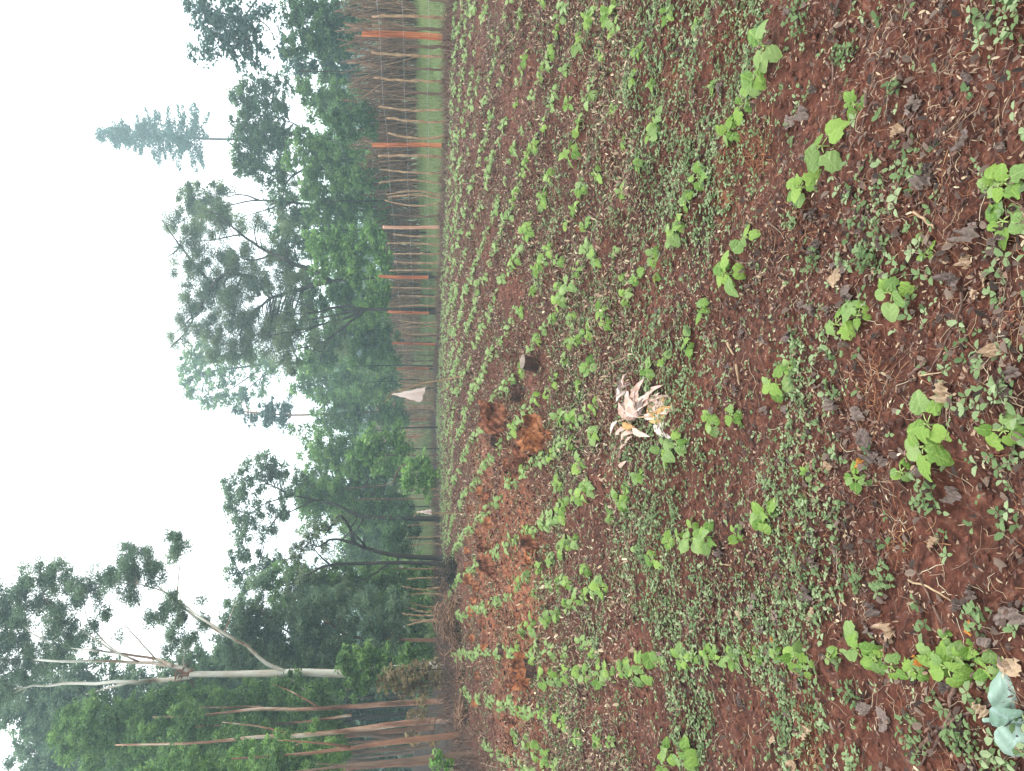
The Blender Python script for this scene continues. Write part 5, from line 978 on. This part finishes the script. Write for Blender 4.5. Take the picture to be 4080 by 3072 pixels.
tree('sparse_leaved_tree', 24, [(960, -70), (800, -70), (600, -60), (520, -40)], 6, [(3, [(600, -60), (540, 20), (520, 60), (540, 110), (555, 160)]), (2.4, [(560, -50), (500, 30), (470, 70)]), (2, [(540, 30), (580, 60), (600, 100)])],
     [(440, 15, 30, 36), (470, 45, 26, 34), (425, 50, 12, 16, .8), (500, 15, 26, 26, .7), (495, 90, 26, 30), (470, 85, 14, 16, .8), (535, 60, 30, 32, .9), (545, 110, 26, 26, .8), (575, 25, 26, 26, .6), (560, 140, 14, 16, .6), (520, 140, 16, 12, .8), (540, 165, 10, 10, .6), (600, 60, 18, 22, .5)] + fill(415, 570, 0, 130, 10, 26, 403, .8),
     'fol_conif', 'bark_dark', 'sparse large leaved tree reaching in from the photo border beside the tallest conifer', leaf=(9, 4.2), lai=1.7, clump=11, seed=25)
# leafy bushes and low trees behind the brush fence
BUSH = [('fol_mid', 14.4, 800, 1445, (735, 900, 1410, 1485, 9, 26), 'leafy shoots hiding the lower trunk of the pale eucalyptus'), ('fol_dark', 24, 690, 50, (620, 800, 0, 110, 12, 34), 'dark blue green bush mass closest to the photo border behind the tall grass'), ('fol_conif', 27, 640, 108, (618, 760, 85, 150, 8, 26), 'pointed blue green bush behind the widest orange post'),
        ('fol_mid', 29, 660, 170, (640, 800, 145, 210, 8, 28), 'light green bush beside the thin tall pole'), ('fol_mid', 31, 680, 225, (660, 790, 200, 255, 6, 26), 'small leaved pale bush under the dark leafy tree'), ('fol_dark', 22, 740, 258, (715, 800, 232, 292, 5, 24), 'round dark leaved bush just above the brush fence'),
        ('fol_mid', 26, 680, 350, (640, 820, 300, 400, 14, 32), 'broad mid green bush behind the second orange post'), ('fol_mid', 28, 700, 430, (660, 820, 390, 480, 10, 30), 'mid green bush behind the rough reddish trunk'), ('fol_dark', 32, 640, 500, (600, 760, 450, 560, 10, 28), 'dark green bush behind the slender dark tree'),
        ('fol_bright', 26, 740, 530, (680, 830, 500, 590, 10, 28), 'bright broad leaved bush beside the spreading tree trunk'), ('fol_mid', 30, 700, 640, (650, 830, 600, 680, 9, 30), 'leafy bush between the two dark trunks'), ('fol_bright', 28, 790, 640, (770, 840, 610, 665, 3, 22), 'low bright bush at the foot of the spreading tree'),
        ('fol_mid', 33, 700, 740, (660, 850, 690, 790, 14, 32), 'yellowish green bush behind the fence beyond the multi stemmed tree'), ('fol_mid', 40, 700, 820, (640, 860, 780, 860, 12, 32), 'green bush mass behind the bent pole with the bag'), ('fol_mid', 36, 690, 880, (690, 880, 850, 930, 10, 30), 'small leaved bush behind the small conifer trunk'),
        ('fol_bright', 27, 820, 975, (770, 880, 930, 1010, 7, 24), 'bright vine covered bush beside the small grey building'), ('fol_bright', 23, 900, 1010, (870, 935, 985, 1060, 6, 20), 'bright green shrub at the corner of the field by the last posts'), ('fol_mid', 30, 820, 1090, (760, 880, 1050, 1140, 8, 28), 'grey green bush behind the slanting trunk'),
        ('fol_bright', 21, 860, 1265, (815, 925, 1215, 1320, 10, 26), 'bright green shrub at the field edge beside the straight dark tree'), ('fol_mid', 19, 900, 1340, (850, 950, 1300, 1420, 9, 26), 'green thicket behind the brush heap'), ('fol_dark', 24, 850, 1160, (830, 900, 1120, 1210, 5, 24), 'dark shrub between the garden and the twisted tree'),
        ('fol_bright', 10.4, 960, 1655, (930, 985, 1640, 1675, 3, 14), 'small bright green seedling bush at the grove edge by the photo border'), ('fol_dark', 28, 850, 1560, (700, 960, 1430, 1680, 40, 40), 'dark undergrowth filling the back of the grove'),
        ('fol_mid', 21, 790, 1430, (720, 930, 1395, 1475, 8, 30), 'leafy sapling around the red trunk beside the pale eucalyptus')]
for i, (fm, Y_, cx, cy, (a0, a1, b0, b1, n_, r_), lab) in enumerate(BUSH):
    tree('bush', Y_, [(930, (b0 + b1) / 2), ((a1 + 930) / 2, (b0 + b1) / 2), (a1 - 10, (b0 + b1) / 2), ((a0 + a1) / 2, (b0 + b1) / 2)], 2.2, [], fill(a0, a1, b0, b1, n_, r_, 80 + i), fm, 'bark_dark', lab, 'bush', leaf=(7 if fm != 'fol_bright' else 9, 3.2 if fm != 'fol_bright' else 4.2), lai=2.6, clump=13, seed=100 + i, depth=.9, r1=.4, wob=.1, twigs=(i in (14, 15, 17, 20)))
tree('dry_sapling', 13.2, [(985, 1480), (930, 1478), (860, 1476), (820, 1470)], 3, [(1.6, [(900, 1478), (870, 1500), (850, 1510)]), (1.6, [(930, 1478), (905, 1450), (880, 1440)])], [(860, 1455, 34, 24), (890, 1470, 34, 26), (930, 1445, 26, 22), (945, 1470, 20, 18), (835, 1480, 24, 20, .8), (905, 1440, 20, 14, .8), (870, 1495, 24, 20, .9), (910, 1500, 18, 14, .7)], 'fol_brown', 'bark_brown', 'sapling covered in dry golden brown leaves at the foot of the pale eucalyptus', leaf=(6, 4), lai=1.9, clump=8, seed=140)
tree('dry_sapling', 12.4, [(990, 1540), (930, 1538), (900, 1535)], 2, [], [(905, 1528, 18, 16, .8), (890, 1545, 14, 14, .7), (915, 1550, 12, 12, .6), (900, 1592, 24, 16, .5), (930, 1600, 20, 12, .4)], 'fol_brown', 'bark_brown', 'smaller dry brown sapling between the grove trunks', leaf=(6, 4), lai=1.6, clump=8, seed=141)
# thin tall poles
for a, b_, t_, lab in [(165, 22, 645, 'thin tall pole rising over the tall grass'), (440, 27, 700, 'thin bare upright pole behind the bowed stakes'), (503, 26, 690, 'thin pale upright pole beside the pale fence post'), (846 - 20, 34, 775, 'thin upright pole just right of the hanging bag'), (792, 30, 765, 'dark upright pole behind the fence near the far end'), (860, 36, 750, 'slim bare pole behind the plastic bag')]:
    x, y = at(900, a, b_)[:2]; g_ = gp(x, y); H = at(t_, a, b_)[2] - g_[2]; s_ = S(); s_.tube(spline([(0, 0, -.1), (.05, 0, H * .5), (0, 0, H)], 8), [.03 - .002 * k for k in range(8)], 6, wob=.3)
    tag(link('pole', s_.mesh('pole'), M['bark_dark'], None, g_), lab, 'pole')
# thin stakes at the far-left boundary
for i, (dy, Y_, top) in enumerate([(1160, 22, 880), (1250, 19, 880), (1265, 18.5, 868), (1290, 18, 875), (1300, 17.8, 885), (1312, 17.5, 880), (1325, 17, 870), (1338, 16.8, 885), (1350, 16.5, 880), (1180, 21, 885), (1135, 23, 880), (1070, 26, 882), (1230, 20, 850), (1060, 27, 880)]):
    r = random.Random(300 + i); x, y = at(900, dy, Y_)[:2]; g_ = gp(x, y); H = max(.7, at(top, dy, Y_)[2] - g_[2]); o = link('stake', stake_mesh(H, r, .018, .08), M['stake'], None, g_); tag(o, 'thin crooked stake on the field edge in front of the garden', 'stake', 'thin stakes along the garden edge')
# brush heap
def heap(d, wpx, hpx, lab, n, mt, seed):
    g_ = ground(*d); k = 1.844 / F * g_[1]; W_, H = wpx * k / 2, hpx * k; r = random.Random(seed); s_ = S()
    for i in range(n):
        p0 = np.array([r.gauss(0, W_ * .5), r.gauss(0, W_ * .3), abs(r.gauss(0, H * .4))]); a = r.uniform(0, 6.28); d_ = np.array([math.cos(a), math.sin(a) * .6, r.uniform(-.4, .5)]) * r.uniform(.2, .5) * W_
        s_.tube(spline([p0 - d_, p0 + np.array([0, 0, r.uniform(0, .06)]), p0 + d_], 5), [.008 * r.uniform(.5, 1.4)] * 5, 4, cap=False)
    tag(link('brush_heap', s_.mesh('brush_heap'), M[mt], None, g_ + np.array([0, 0, -.03])), lab, 'brush heap')
heap((990, 1340), 90, 50, 'heap of grey brown dead brush at the field edge before the thicket', 380, 'stick_dark', 1)
heap((985, 1235), 60, 40, 'heap of dark brush under the straight dark tree', 220, 'bark_dark', 2)
heap((1000, 1440), 80, 14, 'low line of thin dead branches along the grove edge', 150, 'stick_dark', 3)
heap((1000, 1560), 110, 16, 'tangle of dead branches at the feet of the grove trunks', 200, 'stick_dark', 4)
# small building in the gap
p0 = at(858, 921, 52); p1 = at(858, 992, 52); zt = at(848, 950, 52)[2]; cx = (p0[0] + p1[0]) / 2; W_ = abs(p0[0] - p1[0]); zb = float(gz(cx, 52))
e = empty('small_building', (cx, 54, zb), 'small pale grey building with a green roof edge seen through the gap between the trees', 'building')
def box(x0, x1, y0, y1, z0, z1):
    s_ = S(); s_.add([(x0, y0, z0), (x1, y0, z0), (x1, y1, z0), (x0, y1, z0), (x0, y0, z1), (x1, y0, z1), (x1, y1, z1), (x0, y1, z1)], [(3, 2, 1, 0), (4, 5, 6, 7), (0, 1, 5, 4), (1, 2, 6, 5), (2, 3, 7, 6), (3, 0, 4, 7)]); return s_
link('wall', box(-W_ / 2, W_ / 2, -2, 2, -.4, zt - zb).mesh('wall', False), M['building'], e)
s_ = box(-W_ / 2 - .2, W_ / 2 + .2, -2.2, 2.2, zt - zb, zt - zb + .12); s_.add([(-W_ / 2 - .15, -2.1, zt - zb + .12), (W_ / 2 + .15, -2.1, zt - zb + .12), (W_ / 2 + .15, 2.1, zt - zb + .5), (-W_ / 2 - .15, 2.1, zt - zb + .5)], [(0, 1, 2, 3)]); link('roof', s_.mesh('roof', False), M['roof'], e)
link('window', box(-.5, .2, -2.03, -1.98, (zt - zb) * .45, (zt - zb) * .85).mesh('window', False), M['pane'], e)
# woods far behind everything
bl = []
for i in range(64):
    dy = -60 + i * 28; top = 780 if (900 < dy < 1060 or 1110 < dy < 1260) else 735; bl += [(random.uniform(top, 880), dy + random.uniform(-10, 10), 34, 34, 1.0, random.uniform(-4, 4)) for _ in range(5)]
q, _ = crown_cloud(bl, 75, np.zeros(3), (7, 3.4), 2.2, 14, 500)
tag(link('far_woods', q.mesh('far_woods'), M['fol_mid']), 'hazy far woods behind the gardens and trees', 'woods', kind='stuff')

# ------------------------------------------------------------------ air
HAZE = 0.0048
if HAZE:
    s_ = box(-440, 440, -80, 540, -2, 27); me = s_.mesh('haze', False); hm = bpy.data.materials.new('haze'); hm.use_nodes = True; hn = hm.node_tree; hn.nodes.clear()
    ho = hn.nodes.new('ShaderNodeOutputMaterial'); hv = hn.nodes.new('ShaderNodeVolumePrincipled'); hv.inputs['Color'].default_value = (.68, .92, .96, 1); hv.inputs['Density'].default_value = HAZE; hv.inputs['Anisotropy'].default_value = .45
    hn.links.new(hv.outputs[0], ho.inputs['Volume']); o = link('haze', me, hm); tag(o, kind='stuff')
